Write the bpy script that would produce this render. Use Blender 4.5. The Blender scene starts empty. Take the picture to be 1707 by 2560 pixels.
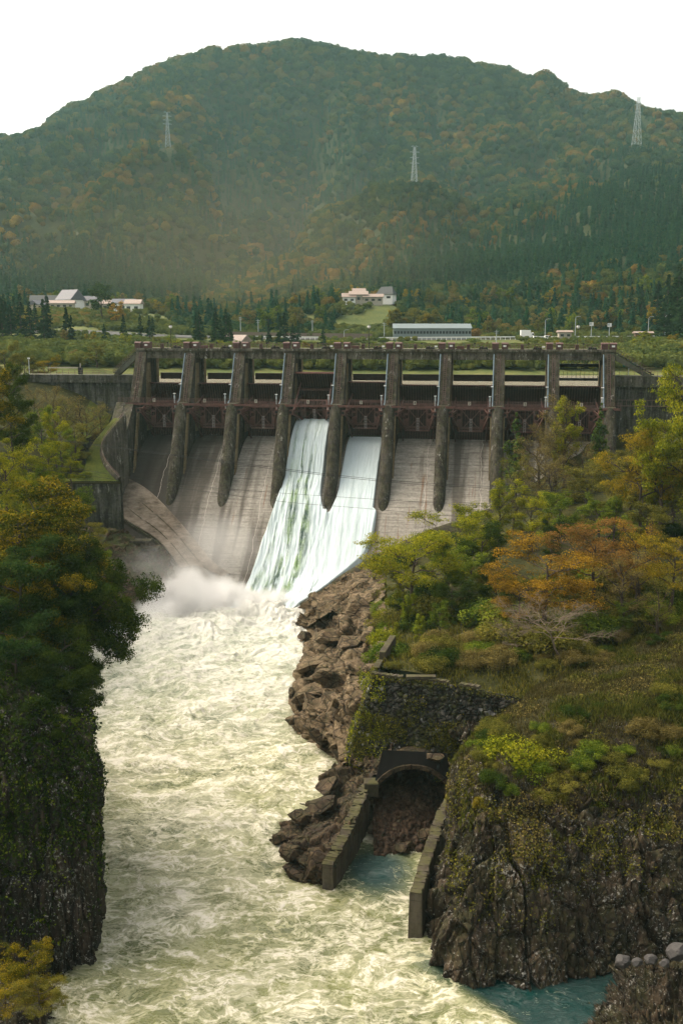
import bpy, bmesh, math, random
import numpy as np
from math import sin, cos, tan, radians as R, atan, pi, sqrt
from mathutils import Vector, Matrix
rng = np.random.default_rng(7); random.seed(7)
SC = bpy.context.scene; COL = SC.collection
# ------------------------------------------------------------------ camera model and converters
FX = 2560.; TL = R(10.3); EYE = 55.
def ray(px, py):
    a = (px-853.5)/FX; b = (1280-py)/FX
    return (a, b*sin(TL)+cos(TL), b*cos(TL)-sin(TL))
def atz(px, py, z):
    d = ray(px, py); k = (z-EYE)/d[2]; return (d[0]*k, d[1]*k, z)
def aty(px, py, y):
    d = ray(px, py); k = y/d[1]; return (d[0]*k, y, EYE+d[2]*k)
TH = atan(.156); CT, ST = cos(TH), sin(TH); Y0 = 234.
def DW(s, t, z): return (s*CT-t*ST, Y0-s*ST-t*CT, z)
def att(px, py, t):
    d = ray(px, py); k = (Y0*CT-t)/(d[0]*ST+d[1]*CT); x, y = d[0]*k, d[1]*k
    return (x*CT-(y-Y0)*ST, EYE+d[2]*k)
def to_st(x, y): return (x*CT-(y-Y0)*ST, -(x*ST+(y-Y0)*CT))
# ------------------------------------------------------------------ numpy noise
def _h(i, j, k, s=0):
    n = (i*374761393 + j*668265263 + k*2147483647 + s*1274126177) & 0xffffffff
    n = ((n ^ (n >> 13))*1274126177) & 0xffffffff
    n = ((n ^ (n >> 16))*2246822519) & 0xffffffff
    return ((n ^ (n >> 15)) & 0xffffff)/float(0xffffff)
def vn(p, s=0):
    p = np.asarray(p, float); f = np.floor(p).astype(np.int64); t = p-f; t = t*t*t*(t*(t*6-15)+10)
    o = 0
    for a in (0, 1):
        for b in (0, 1):
            for c in (0, 1):
                w = (t[:, 0] if a else 1-t[:, 0])*(t[:, 1] if b else 1-t[:, 1])*(t[:, 2] if c else 1-t[:, 2])
                o = o+w*_h(f[:, 0]+a, f[:, 1]+b, f[:, 2]+c, s)
    return o*2-1
def fbm(p, o=4, s=0, g=.5):
    p = np.asarray(p, float); r = 0; a = 1; n = 0
    for i in range(o):
        r = r+a*vn(p*(2**i)+i*17.3, s+i); n += a; a *= g
    return r/n
def worley(p, s=0, vec=False):
    p = np.asarray(p, float); f = np.floor(p).astype(np.int64)
    d1 = np.full(len(p), 9.); d2 = d1.copy(); idv = np.zeros(len(p)); tl = idv.copy()
    for a in (-1, 0, 1):
        for b in (-1, 0, 1):
            for c in (-1, 0, 1):
                i, j, k = f[:, 0]+a, f[:, 1]+b, f[:, 2]+c
                q = np.stack([i+_h(i, j, k, s+1), j+_h(i, j, k, s+2), k+_h(i, j, k, s+3)], 1)
                d = np.sqrt(((p-q)**2).sum(1)); v = _h(i, j, k, s+4)
                m = d < d1
                if vec: tv = ((p-q)*np.stack([_h(i, j, k, s+7), _h(i, j, k, s+8), _h(i, j, k, s+9)], 1)*2-(p-q)).sum(1); tl = np.where(m, tv, tl)
                d2 = np.where(m, d1, np.minimum(d2, d)); idv = np.where(m, v, idv); d1 = np.where(m, d, d1)
    return (d1, d2, idv, tl) if vec else (d1, d2, idv)
# ------------------------------------------------------------------ object helpers
def tag(o, label=None, cat=None, group=None, kind=None):
    if label: o['label'] = label
    if cat: o['category'] = cat
    if group: o['group'] = group
    if kind: o['kind'] = kind
    return o
def empty(name, loc=(0, 0, 0), rz=0, label=None, cat=None, group=None):
    o = bpy.data.objects.new(name, None); COL.objects.link(o); o.location = loc; o.rotation_euler = (0, 0, rz)
    o.empty_display_size = .5
    return tag(o, label, cat, group)
def link(name, me, parent=None, link_it=True):
    o = bpy.data.objects.new(name, me)
    if link_it: COL.objects.link(o)
    if parent is not None: o.parent = parent
    return o
def npmesh(name, V, F, mat=None, smooth=False, attrs=None, facemat=None):
    """V (n,3), F (m,k) array or list of lists."""
    me = bpy.data.meshes.new(name); V = np.asarray(V, np.float32)
    if isinstance(F, np.ndarray):
        m, k = F.shape
        me.vertices.add(len(V)); me.vertices.foreach_set('co', V.ravel())
        me.loops.add(m*k); me.loops.foreach_set('vertex_index', F.ravel().astype(np.int32))
        me.polygons.add(m); me.polygons.foreach_set('loop_start', np.arange(0, m*k, k, dtype=np.int32))
        me.polygons.foreach_set('loop_total', np.full(m, k, np.int32))
        me.update(calc_edges=True)
    else:
        me.from_pydata([tuple(map(float, v)) for v in V], [], F); me.update()
    if smooth: me.polygons.foreach_set('use_smooth', [True]*len(me.polygons))
    for a, (dom, val) in (attrs or {}).items():
        at = me.attributes.new(a, 'FLOAT', dom); at.data.foreach_set('value', np.asarray(val, np.float32))
    if mat is not None: me.materials.append(mat)
    me.validate(); return me
class MB:
    """collects boxes, bars and tubes into one mesh"""
    def __init__(s): s.v = []; s.f = []
    def add(s, vs, fs):
        n = len(s.v); s.v += [tuple(q) for q in vs]; s.f += [[i+n for i in f] for f in fs]; return s
    def box(s, c, d, rot=None):
        vs = [Vector((x*d[0]/2, y*d[1]/2, z*d[2]/2)) for x in (-1, 1) for y in (-1, 1) for z in (-1, 1)]
        if rot is not None: vs = [rot @ v for v in vs]
        vs = [v+Vector(c) for v in vs]
        return s.add(vs, [(0, 1, 3, 2), (4, 6, 7, 5), (0, 4, 5, 1), (2, 3, 7, 6), (0, 2, 6, 4), (1, 5, 7, 3)])
    def b2(s, a, b): # box by corners
        return s.box([(p+q)/2 for p, q in zip(a, b)], [abs(q-p) for p, q in zip(a, b)])
    def bar(s, a, b, w, h=None, up=(0, 0, 1)):
        a, b = Vector(a), Vector(b); d = b-a; L = d.length; h = h or w
        if L < 1e-6: return s
        z = d/L; u = Vector(up); x = u.cross(z)
        if x.length < 1e-3: x = Vector((1, 0, 0)).cross(z)
        x.normalize(); y = z.cross(x); M = Matrix((x, y, z)).transposed()
        return s.box((a+b)/2, (w, h, L), M)
    def tube(s, pts, rad, n=6, cap=True):
        pts = [Vector(p) for p in pts]; m = len(pts); rs = rad if hasattr(rad, '__len__') else [rad]*m
        vs = []; ref = Vector((.31, .22, .93))
        for i, p in enumerate(pts):
            d = (pts[min(i+1, m-1)]-pts[max(i-1, 0)]).normalized()
            x = ref.cross(d)
            if x.length < .05: x = Vector((1, 0, 0)).cross(d)
            x.normalize(); y = d.cross(x)
            vs += [p+(x*cos(2*pi*k/n)+y*sin(2*pi*k/n))*rs[i] for k in range(n)]
        fs = [(i*n+k, i*n+(k+1) % n, (i+1)*n+(k+1) % n, (i+1)*n+k) for i in range(m-1) for k in range(n)]
        if cap: fs += [tuple(reversed(range(n))), tuple(range((m-1)*n, m*n))]
        return s.add(vs, fs)
    def prism(s, poly, x0, x1): # polygon in (y,z) extruded along x
        n = len(poly); vs = [(x0, p[0], p[1]) for p in poly]+[(x1, p[0], p[1]) for p in poly]
        fs = [(i, (i+1) % n, n+(i+1) % n, n+i) for i in range(n)]+[tuple(reversed(range(n))), tuple(range(n, 2*n))]
        return s.add(vs, fs)
    def build(s, name, mat, parent=None, smooth=False, bevel=0):
        me = npmesh(name, s.v, [list(f) for f in s.f], mat, smooth)
        bm = bmesh.new(); bm.from_mesh(me); bmesh.ops.recalc_face_normals(bm, faces=bm.faces)
        bm.to_mesh(me); bm.free()
        o = link(name, me, parent)
        if bevel:
            b = o.modifiers.new('bevel', 'BEVEL'); b.width = bevel; b.segments = 1; b.limit_method = 'ANGLE'
        return o
def grid_faces(nu, nv):
    i = np.arange(nu-1)[:, None]*nv+np.arange(nv-1)[None, :]; i = i.ravel()
    return np.stack([i, i+nv, i+nv+1, i+1], 1)
def resample(pl, n, smooth=True):
    """polyline -> n points by arc length (Catmull-Rom)"""
    p = np.asarray(pl, float)
    if smooth and len(p) > 2:
        q = np.vstack([2*p[0]-p[1], p, 2*p[-1]-p[-2]]); o = []
        for i in range(1, len(q)-2):
            t = np.linspace(0, 1, 12, endpoint=False)[:, None]
            o.append(.5*((2*q[i])+(q[i+1]-q[i-1])*t+(2*q[i-1]-5*q[i]+4*q[i+1]-q[i+2])*t**2+(3*q[i]-q[i-1]-3*q[i+1]+q[i+2])*t**3))
        p = np.vstack(o+[p[-1:]])
    d = np.r_[0, np.cumsum(np.sqrt(((p[1:]-p[:-1])**2).sum(1)))]; d /= d[-1]
    t = np.linspace(0, 1, n); return np.stack([np.interp(t, d, p[:, k]) for k in range(p.shape[1])], 1)
def loft(rows, nu, nv, smooth=True, keyed=False):
    """rows: list of 3D polylines -> (nu*nv,3); keyed: the rows' vertices correspond"""
    if keyed:
        K = len(rows[0]); A = []
        for r in rows:
            r = np.asarray(r, float); t = np.linspace(0, K-1, nu)
            q = np.vstack([2*r[0]-r[1], r, 2*r[-1]-r[-2]]); i = np.minimum(t.astype(int), K-2); f = (t-i)[:, None]
            a, b, c, d = q[i], q[i+1], q[i+2], q[i+3]
            A.append(.5*(2*b+(c-a)*f+(2*a-5*b+4*c-d)*f**2+(3*b-a-3*c+d)*f**3) if smooth else b+(c-b)*f)
    else: A = [resample(r, nu, smooth) for r in rows]
    A = np.array(A)  # rows, nu, 3
    K = len(rows); t = np.linspace(0, K-1, nv); i = np.minimum(t.astype(int), K-2); f = (t-i)[:, None, None]
    q = np.concatenate([2*A[:1]-A[1:2], A, 2*A[-1:]-A[-2:-1]])
    a, b, c, d = q[i], q[i+1], q[i+2], q[i+3]
    G = .5*(2*b+(c-a)*f+(2*a-5*b+4*c-d)*f**2+(3*b-a-3*c+d)*f**3)
    return np.transpose(G, (1, 0, 2)).reshape(-1, 3)
def gnormals(P, nu, nv):
    G = P.reshape(nu, nv, 3); du = np.gradient(G, axis=0); dv = np.gradient(G, axis=1)
    n = np.cross(du, dv); n /= np.linalg.norm(n, axis=2, keepdims=True)+1e-9; return n.reshape(-1, 3)
def sstep(a, b, x): t = np.clip((x-a)/(b-a), 0, 1); return t*t*(3-2*t)
# ------------------------------------------------------------------ materials
class NT:
    def __init__(s, name):
        s.m = bpy.data.materials.new(name); s.m.use_nodes = True; s.t = s.m.node_tree; s.t.nodes.clear()
        s.out = s.n('ShaderNodeOutputMaterial')
    def n(s, typ, **kw):
        x = s.t.nodes.new(typ)
        for k, v in kw.items():
            if k in x.bl_rna.properties and k not in x.inputs: setattr(x, k, v)
            else: s.set(x.inputs[k], v)
        return x
    def set(s, i, v):
        if isinstance(v, bpy.types.NodeSocket): s.t.links.new(v, i)
        else: i.default_value = v
    def geo(s): return s.n('ShaderNodeNewGeometry')
    def obj(s): return s.n('ShaderNodeTexCoord').outputs['Object']
    def pos(s): return s.geo().outputs['Position']
    def mapping(s, v, scale=(1, 1, 1), rot=(0, 0, 0), loc=(0, 0, 0)):
        x = s.n('ShaderNodeMapping'); s.set(x.inputs['Vector'], v); x.inputs['Scale'].default_value = scale
        x.inputs['Rotation'].default_value = rot; x.inputs['Location'].default_value = loc; return x.outputs[0]
    def noise(s, v, sc, det=4, rough=.55, dist=0, out='Fac'):
        x = s.n('ShaderNodeTexNoise'); s.set(x.inputs['Vector'], v); x.inputs['Scale'].default_value = sc
        x.inputs['Detail'].default_value = det; x.inputs['Roughness'].default_value = rough; x.inputs['Distortion'].default_value = dist
        return x.outputs[out]
    def voro(s, v, sc, feat='F1', out='Distance'):
        x = s.n('ShaderNodeTexVoronoi'); x.feature = feat; s.set(x.inputs['Vector'], v); x.inputs['Scale'].default_value = sc
        return x.outputs[out]
    def ramp(s, f, stops, interp='LINEAR'):
        x = s.n('ShaderNodeValToRGB'); s.set(x.inputs[0], f); cr = x.color_ramp; cr.interpolation = interp
        while len(cr.elements) < len(stops): cr.elements.new(.5)
        for e, (p, c) in zip(cr.elements, stops):
            e.position = p; e.color = (c, c, c, 1) if not hasattr(c, '__len__') else (*c, 1)
        return x.outputs[0]
    def mix(s, f, a, b, mode='MIX'):
        x = s.n('ShaderNodeMix'); x.data_type = 'RGBA'; x.blend_type = mode; s.set(x.inputs[0], f)
        for i, v in ((6, a), (7, b)):
            if not isinstance(v, bpy.types.NodeSocket): v = (*v, 1) if len(v) == 3 else v
            s.set(x.inputs[i], v)
        return x.outputs[2]
    def math(s, op, a, b=0., c=0.):
        x = s.n('ShaderNodeMath'); x.operation = op; s.set(x.inputs[0], a); s.set(x.inputs[1], b); s.set(x.inputs[2], c); return x.outputs[0]
    def sep(s, v): x = s.n('ShaderNodeSeparateXYZ'); s.set(x.inputs[0], v); return x.outputs
    def attr(s, name): x = s.n('ShaderNodeAttribute'); x.attribute_name = name; return x.outputs['Fac']
    def bump(s, h, st=.5, d=.1, nrm=None):
        x = s.n('ShaderNodeBump'); s.set(x.inputs['Height'], h); x.inputs['Strength'].default_value = st; x.inputs['Distance'].default_value = d
        if nrm is not None: s.set(x.inputs['Normal'], nrm)
        return x.outputs[0]
    def pbr(s, col, rough=.8, nrm=None, metal=0., spec=.3, **kw):
        x = s.n('ShaderNodeBsdfPrincipled'); s.set(x.inputs['Base Color'], col if isinstance(col, bpy.types.NodeSocket) else (*col, 1))
        s.set(x.inputs['Roughness'], rough); x.inputs['Metallic'].default_value = metal; x.inputs['Specular IOR Level'].default_value = spec
        if nrm is not None: s.set(x.inputs['Normal'], nrm)
        return x
    def fin(s, bsdf): s.t.links.new(bsdf.outputs[0], s.out.inputs['Surface']); return s.m
def simple(name, col, rough=.7, var=.35, sc=1.5, metal=0, spec=.3):
    t = NT(name); c0 = tuple(x*(1-var) for x in col); c1 = tuple(min(1, x*(1+var)) for x in col)
    f = t.ramp(t.noise(t.obj(), sc, 5, .65), [(.3, c0), (.7, c1)]); return t.fin(t.pbr(f, rough, metal=metal, spec=spec))
def concrete(name, dark, mid, light, lift=1.5, streak=1., white=.0, moss=0., cov=.5):
    t = NT(name); o = t.obj()
    big = t.noise(o, .18, 5, .6)
    st = t.noise(t.mapping(o, (1.1, 1.1, .1)), 1.3, 5, .7)          # runs down the face
    fine = t.noise(o, 2.2, 6, .7)
    f = t.math('ADD', t.math('MULTIPLY', st, .5*streak), t.math('MULTIPLY', big, .35)); f = t.math('ADD', f, t.math('MULTIPLY', fine, .3))
    col = t.ramp(f, [(cov-.13, dark), (cov+.02, mid), (cov+.17, light)])
    z = t.sep(o)[2]
    w = t.math('FRACT', t.math('ADD', t.math('DIVIDE', z, lift), t.math('MULTIPLY', t.noise(o, .4, 2), .12)))
    ln = t.math('GREATER_THAN', w, .955)
    col = t.mix(t.math('MULTIPLY', ln, t.ramp(t.noise(o, .7, 3), [(.4, .0), (.6, .6)])), col, tuple(x*.3 for x in dark))
    if white:
        wm = t.ramp(t.noise(t.mapping(o, (1.2, 1.2, .35)), .8, 6, .78), [(.59, 0.), (.66, white*.8)]); col = t.mix(wm, col, (.55, .53, .48))
    if moss:
        up = t.sep(t.geo().outputs['Normal'])[2]
        mm = t.math('MULTIPLY', t.ramp(t.noise(o, .8, 5, .7), [(.42, 0.), (.55, 1.)]), t.ramp(up, [(.2, moss*.35), (.7, moss)])); col = t.mix(mm, col, (.09, .10, .015))
    b = t.bump(t.math('ADD', fine, t.math('MULTIPLY', ln, -.6)), .5, .08)
    return t.fin(t.pbr(col, .9, b, spec=.15))
M = {}
M['pier'] = concrete('pier_concrete', (.010, .008, .006), (.030, .025, .020), (.085, .074, .062), 1.5, 1.2, .55, .22, .56)
M['pier_pale'] = concrete('stained_pale_concrete', (.05, .032, .016), (.13, .095, .05), (.24, .19, .11), 1.5, 1., 0, 0, .5)
M['beam'] = concrete('deck_beam_concrete', (.012, .010, .008), (.04, .034, .027), (.16, .145, .12), 6, 1.2, .9, .4, .55)
M['wall'] = concrete('abutment_concrete', (.008, .008, .007), (.028, .026, .022), (.10, .096, .085), 1.8, 1.2, .4, .35, .56)
M['coping'] = concrete('coping_concrete', (.035, .028, .02), (.085, .072, .052), (.17, .145, .11), 50, .4, 0, .3, .5)
M['stairs'] = concrete('stair_concrete', (.07, .07, .055), (.13, .13, .1), (.2, .2, .17), 50, .4, 0, .2, .5)
# spillway face: pale, horizontal lift lines, rusty and black runs, much blacker towards the left bays
t = NT('spillway_concrete'); o = t.obj(); sx, sy, sz = t.sep(o)
lines = t.noise(t.mapping(o, (.10, .5, 2.6)), 1.3, 6, .8)
fine = t.noise(o, 1.7, 6, .7)
col = t.ramp(t.math('ADD', t.math('MULTIPLY', lines, .6), t.math('MULTIPLY', fine, .4)), [(.33, (.11, .097, .08)), (.5, (.27, .248, .212)), (.68, (.45, .42, .37))])
runs = t.ramp(t.noise(t.mapping(o, (.26, .02, .02)), 1.2, 3, .5), [(.50, 0.), (.60, .72)])
col = t.mix(runs, col, (.05, .038, .028))
rust = t.ramp(t.noise(t.mapping(o, (.8, .05, .05), loc=(31, 3, 0)), 1.1, 4, .6), [(.62, 0.), (.70, .7)])
col = t.mix(rust, col, (.16, .065, .02))
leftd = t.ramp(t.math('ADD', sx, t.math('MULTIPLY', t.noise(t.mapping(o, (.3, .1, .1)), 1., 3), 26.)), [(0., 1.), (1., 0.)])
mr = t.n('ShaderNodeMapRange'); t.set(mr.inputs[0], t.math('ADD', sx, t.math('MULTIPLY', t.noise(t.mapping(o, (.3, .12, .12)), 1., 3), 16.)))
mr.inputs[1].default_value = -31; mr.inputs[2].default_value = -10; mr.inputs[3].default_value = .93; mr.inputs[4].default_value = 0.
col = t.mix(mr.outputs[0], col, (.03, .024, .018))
lf = t.math('FRACT', t.math('DIVIDE', sz, 1.15)); ln = t.math('MULTIPLY', t.math('LESS_THAN', lf, .055), t.ramp(t.noise(o, .35, 4), [(.42, 0.), (.55, .75)]))
col = t.mix(ln, col, (.03, .025, .02))
vf = t.math('FRACT', t.math('DIVIDE', t.math('ADD', t.math('ADD', sx, 505.4), t.math('MULTIPLY', t.noise(o, .25, 2), 1.6)), 11.7)); vl = t.math('LESS_THAN', vf, .008)
col = t.mix(t.math('MULTIPLY', vl, .8), col, (.5, .45, .4))
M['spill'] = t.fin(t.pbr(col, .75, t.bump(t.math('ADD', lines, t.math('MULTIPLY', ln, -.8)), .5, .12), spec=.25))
t = NT('apron_concrete'); o = t.obj()
a = t.noise(t.mapping(o, (.5, .12, 1.6), rot=(0, 0, R(-40))), .9, 6, .72); b_ = t.noise(o, .15, 3)
col = t.ramp(t.math('ADD', t.math('MULTIPLY', a, .6), t.math('MULTIPLY', b_, .4)), [(.36, (.08, .06, .042)), (.50, (.21, .17, .13)), (.66, (.36, .30, .24))])
M['apron'] = t.fin(t.pbr(col, .8, t.bump(a, .5, .12), spec=.2))
def rock(name, cols, crack=.9, moss=.5, lichen=.3, sc=(1, 1, 1), mcol=(.05, .07, .012), mz=.1):
    t = NT(name); p = t.mapping(t.pos(), sc)
    n1 = t.noise(p, .35, 6, .65); n2 = t.noise(p, 1.8, 6, .7, .6)
    col = t.ramp(t.math('ADD', t.math('MULTIPLY', n1, .45), t.math('MULTIPLY', n2, .55)), [(.36, cols[0]), (.5, cols[1]), (.66, cols[2])])
    cr = t.voro(t.mapping(p, (1, 1, 1)), crack, 'DISTANCE_TO_EDGE'); ck = t.ramp(cr, [(.0, 1.), (.07, 0.)])
    col = t.mix(t.math('MULTIPLY', ck, .75), col, tuple(x*.25 for x in cols[0]))
    if lichen:
        lm = t.ramp(t.math('ADD', t.noise(t.pos(), 3.6, 5, .75), t.math('MULTIPLY', t.math('SUBTRACT', t.noise(t.pos(), .4, 3), .5), .25)), [(.585, 0.), (.64, lichen)]); col = t.mix(lm, col, (.42, .41, .37))
    up = t.sep(t.geo().outputs['Normal'])[2]
    mm = t.math('MULTIPLY', t.ramp(t.noise(t.pos(), .55, 6, .75), [(.45, 0.), (.56, 1.)]), t.ramp(up, [(mz, moss*.25), (mz+.5, moss)])); col = t.mix(mm, col, mcol)
    h = t.math('ADD', n2, t.math('MULTIPLY', ck, -.6))
    return t.fin(t.pbr(col, .85, t.bump(h, .8, .25), spec=.2))
M['rock'] = rock('brown_rock', ((.020, .013, .008), (.095, .066, .036), (.25, .185, .115)), .35, .12, 0., (1, 1, 2.))
M['wetrock'] = rock('dark_wet_rock', ((.012, .009, .007), (.045, .03, .018), (.13, .09, .05)), .8, .15, .0)
M['basalt'] = rock('cliff_rock', ((.006, .0045, .003), (.030, .022, .013), (.095, .066, .040)), 1.1, .35, .6, (1, 1, .22), (.035, .04, .008))
M['basalt_l'] = rock('dark_cliff_rock', ((.005, .004, .003), (.022, .016, .011), (.07, .05, .036)), 1.1, .4, .75, (1, 1, .22), (.03, .036, .008))
t = NT('rubble_masonry'); p = t.pos(); vc = t.voro(p, 1.7, 'F1', 'Color'); ve = t.voro(p, 1.7, 'DISTANCE_TO_EDGE')
col = t.ramp(t.sep(vc)[0], [(0., (.012, .012, .010)), (.7, (.04, .038, .03)), (.93, (.09, .085, .075)), (1., (.30, .30, .29))])
col = t.mix(t.ramp(ve, [(0., 1.), (.08, 0.)]), col, (.006, .006, .004))
col = t.mix(t.ramp(t.noise(p, .45, 6, .75), [(.5, 0.), (.62, .85)]), col, (.055, .06, .012))
M['masonry'] = t.fin(t.pbr(col, .9, t.bump(t.ramp(ve, [(0., 0.), (.2, 1.)]), .9, .2), spec=.2))
def ground(name, a, b, c, sc=.25):
    t = NT(name); p = t.pos(); n1 = t.noise(p, sc, 6, .7); n2 = t.noise(p, sc*12, 4, .7)
    col = t.ramp(t.math('ADD', t.math('MULTIPLY', n1, .6), t.math('MULTIPLY', n2, .4)), [(.36, a), (.5, b), (.64, c)])
    return t.fin(t.pbr(col, .95, t.bump(n2, .8, .25), spec=.1))
M['bank'] = ground('undergrowth_soil', (.014, .015, .005), (.035, .036, .010), (.075, .065, .022))
M['grassy'] = ground('grassy_slope', (.018, .015, .008), (.038, .036, .013), (.075, .062, .026))
M['lawn'] = ground('lawn_grass', (.035, .05, .010), (.065, .08, .014), (.11, .11, .02), .3)
M['valley'] = ground('valley_grass', (.045, .065, .02), (.085, .10, .03), (.14, .13, .045), .06)
M['forestfloor'] = ground('forest_floor', (.02, .028, .012), (.035, .045, .018), (.06, .06, .025), .02)
M['rust'] = simple('rusty_red_brown_steel', (.034, .015, .010), .7, .5, 2.)
M['rust2'] = simple('brown_painted_steel', (.105, .050, .040), .65, .4, 1.2)
M['rib'] = simple('gate_rib_steel', (.085, .040, .025), .7, .5, 1.)
M['railing'] = simple('brown_railing', (.13, .075, .065), .6, .3)
M['housing'] = simple('dusty_red_housing', (.085, .042, .038), .7, .3, .8)
M['dark'] = simple('black_steel', (.012, .011, .010), .6)
M['bluepipe'] = simple('blue_grey_pipe', (.16, .22, .26), .5, .15)
M['white'] = simple('white_paint', (.75, .75, .73), .6, .06)
M['galv'] = simple('galvanised_steel', (.38, .42, .43), .5, .12)
M['cream'] = simple('cream_render', (.38, .34, .28), .8, .15)
M['pinkroof'] = simple('faded_pink_metal_roof', (.26, .20, .17), .6, .2)
M['greyroof'] = simple('grey_tiled_roof', (.09, .09, .11), .6, .2)
M['darkroof'] = simple('dark_tiled_roof', (.022, .028, .032), .6, .2)
M['window'] = simple('dark_window_glass', (.03, .035, .04), .2, .2, spec=.5)
M['wood'] = simple('weathered_wood', (.14, .09, .055), .8)
M['asphalt'] = simple('asphalt', (.06, .06, .058), .9, .2, .4)
M['snowshed'] = simple('pale_blue_grey_metal', (.17, .21, .22), .6, .1, .3)
M['stone_pale'] = simple('pale_river_stone', (.045, .042, .04), .7, .2, .7)
M['greennet'] = simple('green_sign_sheet', (.01, .12, .07), .6, .1)
M['bark'] = simple('tree_bark', (.05, .036, .026), .9, .4, 3)
M['bark_pale'] = simple('pale_bare_bark', (.15, .115, .08), .9, .35, 3)
def leafmat(name, cols, trans=.35, var=.12):
    """cols = 3 leaf colours, chosen leaf by leaf and clump by clump"""
    t = NT(name); a = t.attr('tone'); r = t.n('ShaderNodeObjectInfo').outputs['Random']
    f = t.math('ADD', a, t.math('MULTIPLY', t.math('SUBTRACT', r, .5), var*2))
    col = t.ramp(f, [(.15, cols[0]), (.5, cols[1]), (.85, cols[2])])
    d = t.n('ShaderNodeBsdfDiffuse'); t.set(d.inputs[0], col)
    tr = t.n('ShaderNodeBsdfTranslucent'); t.set(tr.inputs[0], col)
    x = t.n('ShaderNodeMixShader'); x.inputs[0].default_value = trans; t.t.links.new(d.outputs[0], x.inputs[1]); t.t.links.new(tr.outputs[0], x.inputs[2])
    return t.fin(x)
L_ = {}
L_['dark'] = leafmat('dark_leaves', ((0.0135, 0.0270, 0.0043), (0.0297, 0.0540, 0.0086), (0.0675, 0.0878, 0.0108)))
L_['teal'] = leafmat('blue_green_leaves', ((0.0091, 0.0260, 0.0062), (0.0234, 0.0520, 0.0125), (0.0520, 0.0806, 0.0166)))
L_['green'] = leafmat('green_leaves', ((0.0351, 0.0650, 0.0073), (0.0897, 0.1300, 0.0135), (0.1794, 0.2119, 0.0198)))
L_['ygreen'] = leafmat('yellow_green_leaves', ((0.0748, 0.0968, 0.0070), (0.1782, 0.2002, 0.0123), (0.3267, 0.2970, 0.0176)))
L_['bamboo'] = leafmat('bamboo_leaves', ((0.0897, 0.1276, 0.0092), (0.1943, 0.2323, 0.0147), (0.2990, 0.3140, 0.0239)))
L_['yellow'] = leafmat('yellow_leaves', ((0.0750, 0.0750, 0.0080), (0.1750, 0.1438, 0.0120), (0.3250, 0.2250, 0.0180)))
L_['orange'] = leafmat('orange_leaves', ((0.1040, 0.0715, 0.0104), (0.2470, 0.1430, 0.0146), (0.3770, 0.2210, 0.0187)))
L_['russet'] = leafmat('russet_leaves', ((0.0780, 0.0585, 0.0187), (0.1625, 0.0975, 0.0250), (0.2470, 0.1300, 0.0312)))
L_['olive'] = leafmat('olive_leaves', ((0.0507, 0.0559, 0.0094), (0.1105, 0.1105, 0.0187), (0.1950, 0.1690, 0.0302)))
L_['brown'] = leafmat('brown_olive_leaves', ((0.0744, 0.0600, 0.0173), (0.1344, 0.1080, 0.0317), (0.2100, 0.1656, 0.0538)))
L_['goldtop'] = leafmat('gold_tinged_dark_leaves', ((0.0189, 0.0324, 0.0043), (0.0700, 0.0740, 0.0076), (0.2700, 0.1950, 0.0120)))
L_['cedar'] = leafmat('cedar_needles', ((0.0088, 0.0242, 0.0088), (0.0176, 0.0418, 0.0132), (0.0308, 0.0605, 0.0158)), .15)
L_['pine'] = leafmat('pine_needles', ((0.0300, 0.0575, 0.0120), (0.0600, 0.0925, 0.0170), (0.1125, 0.1425, 0.0220)), .2)
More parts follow.
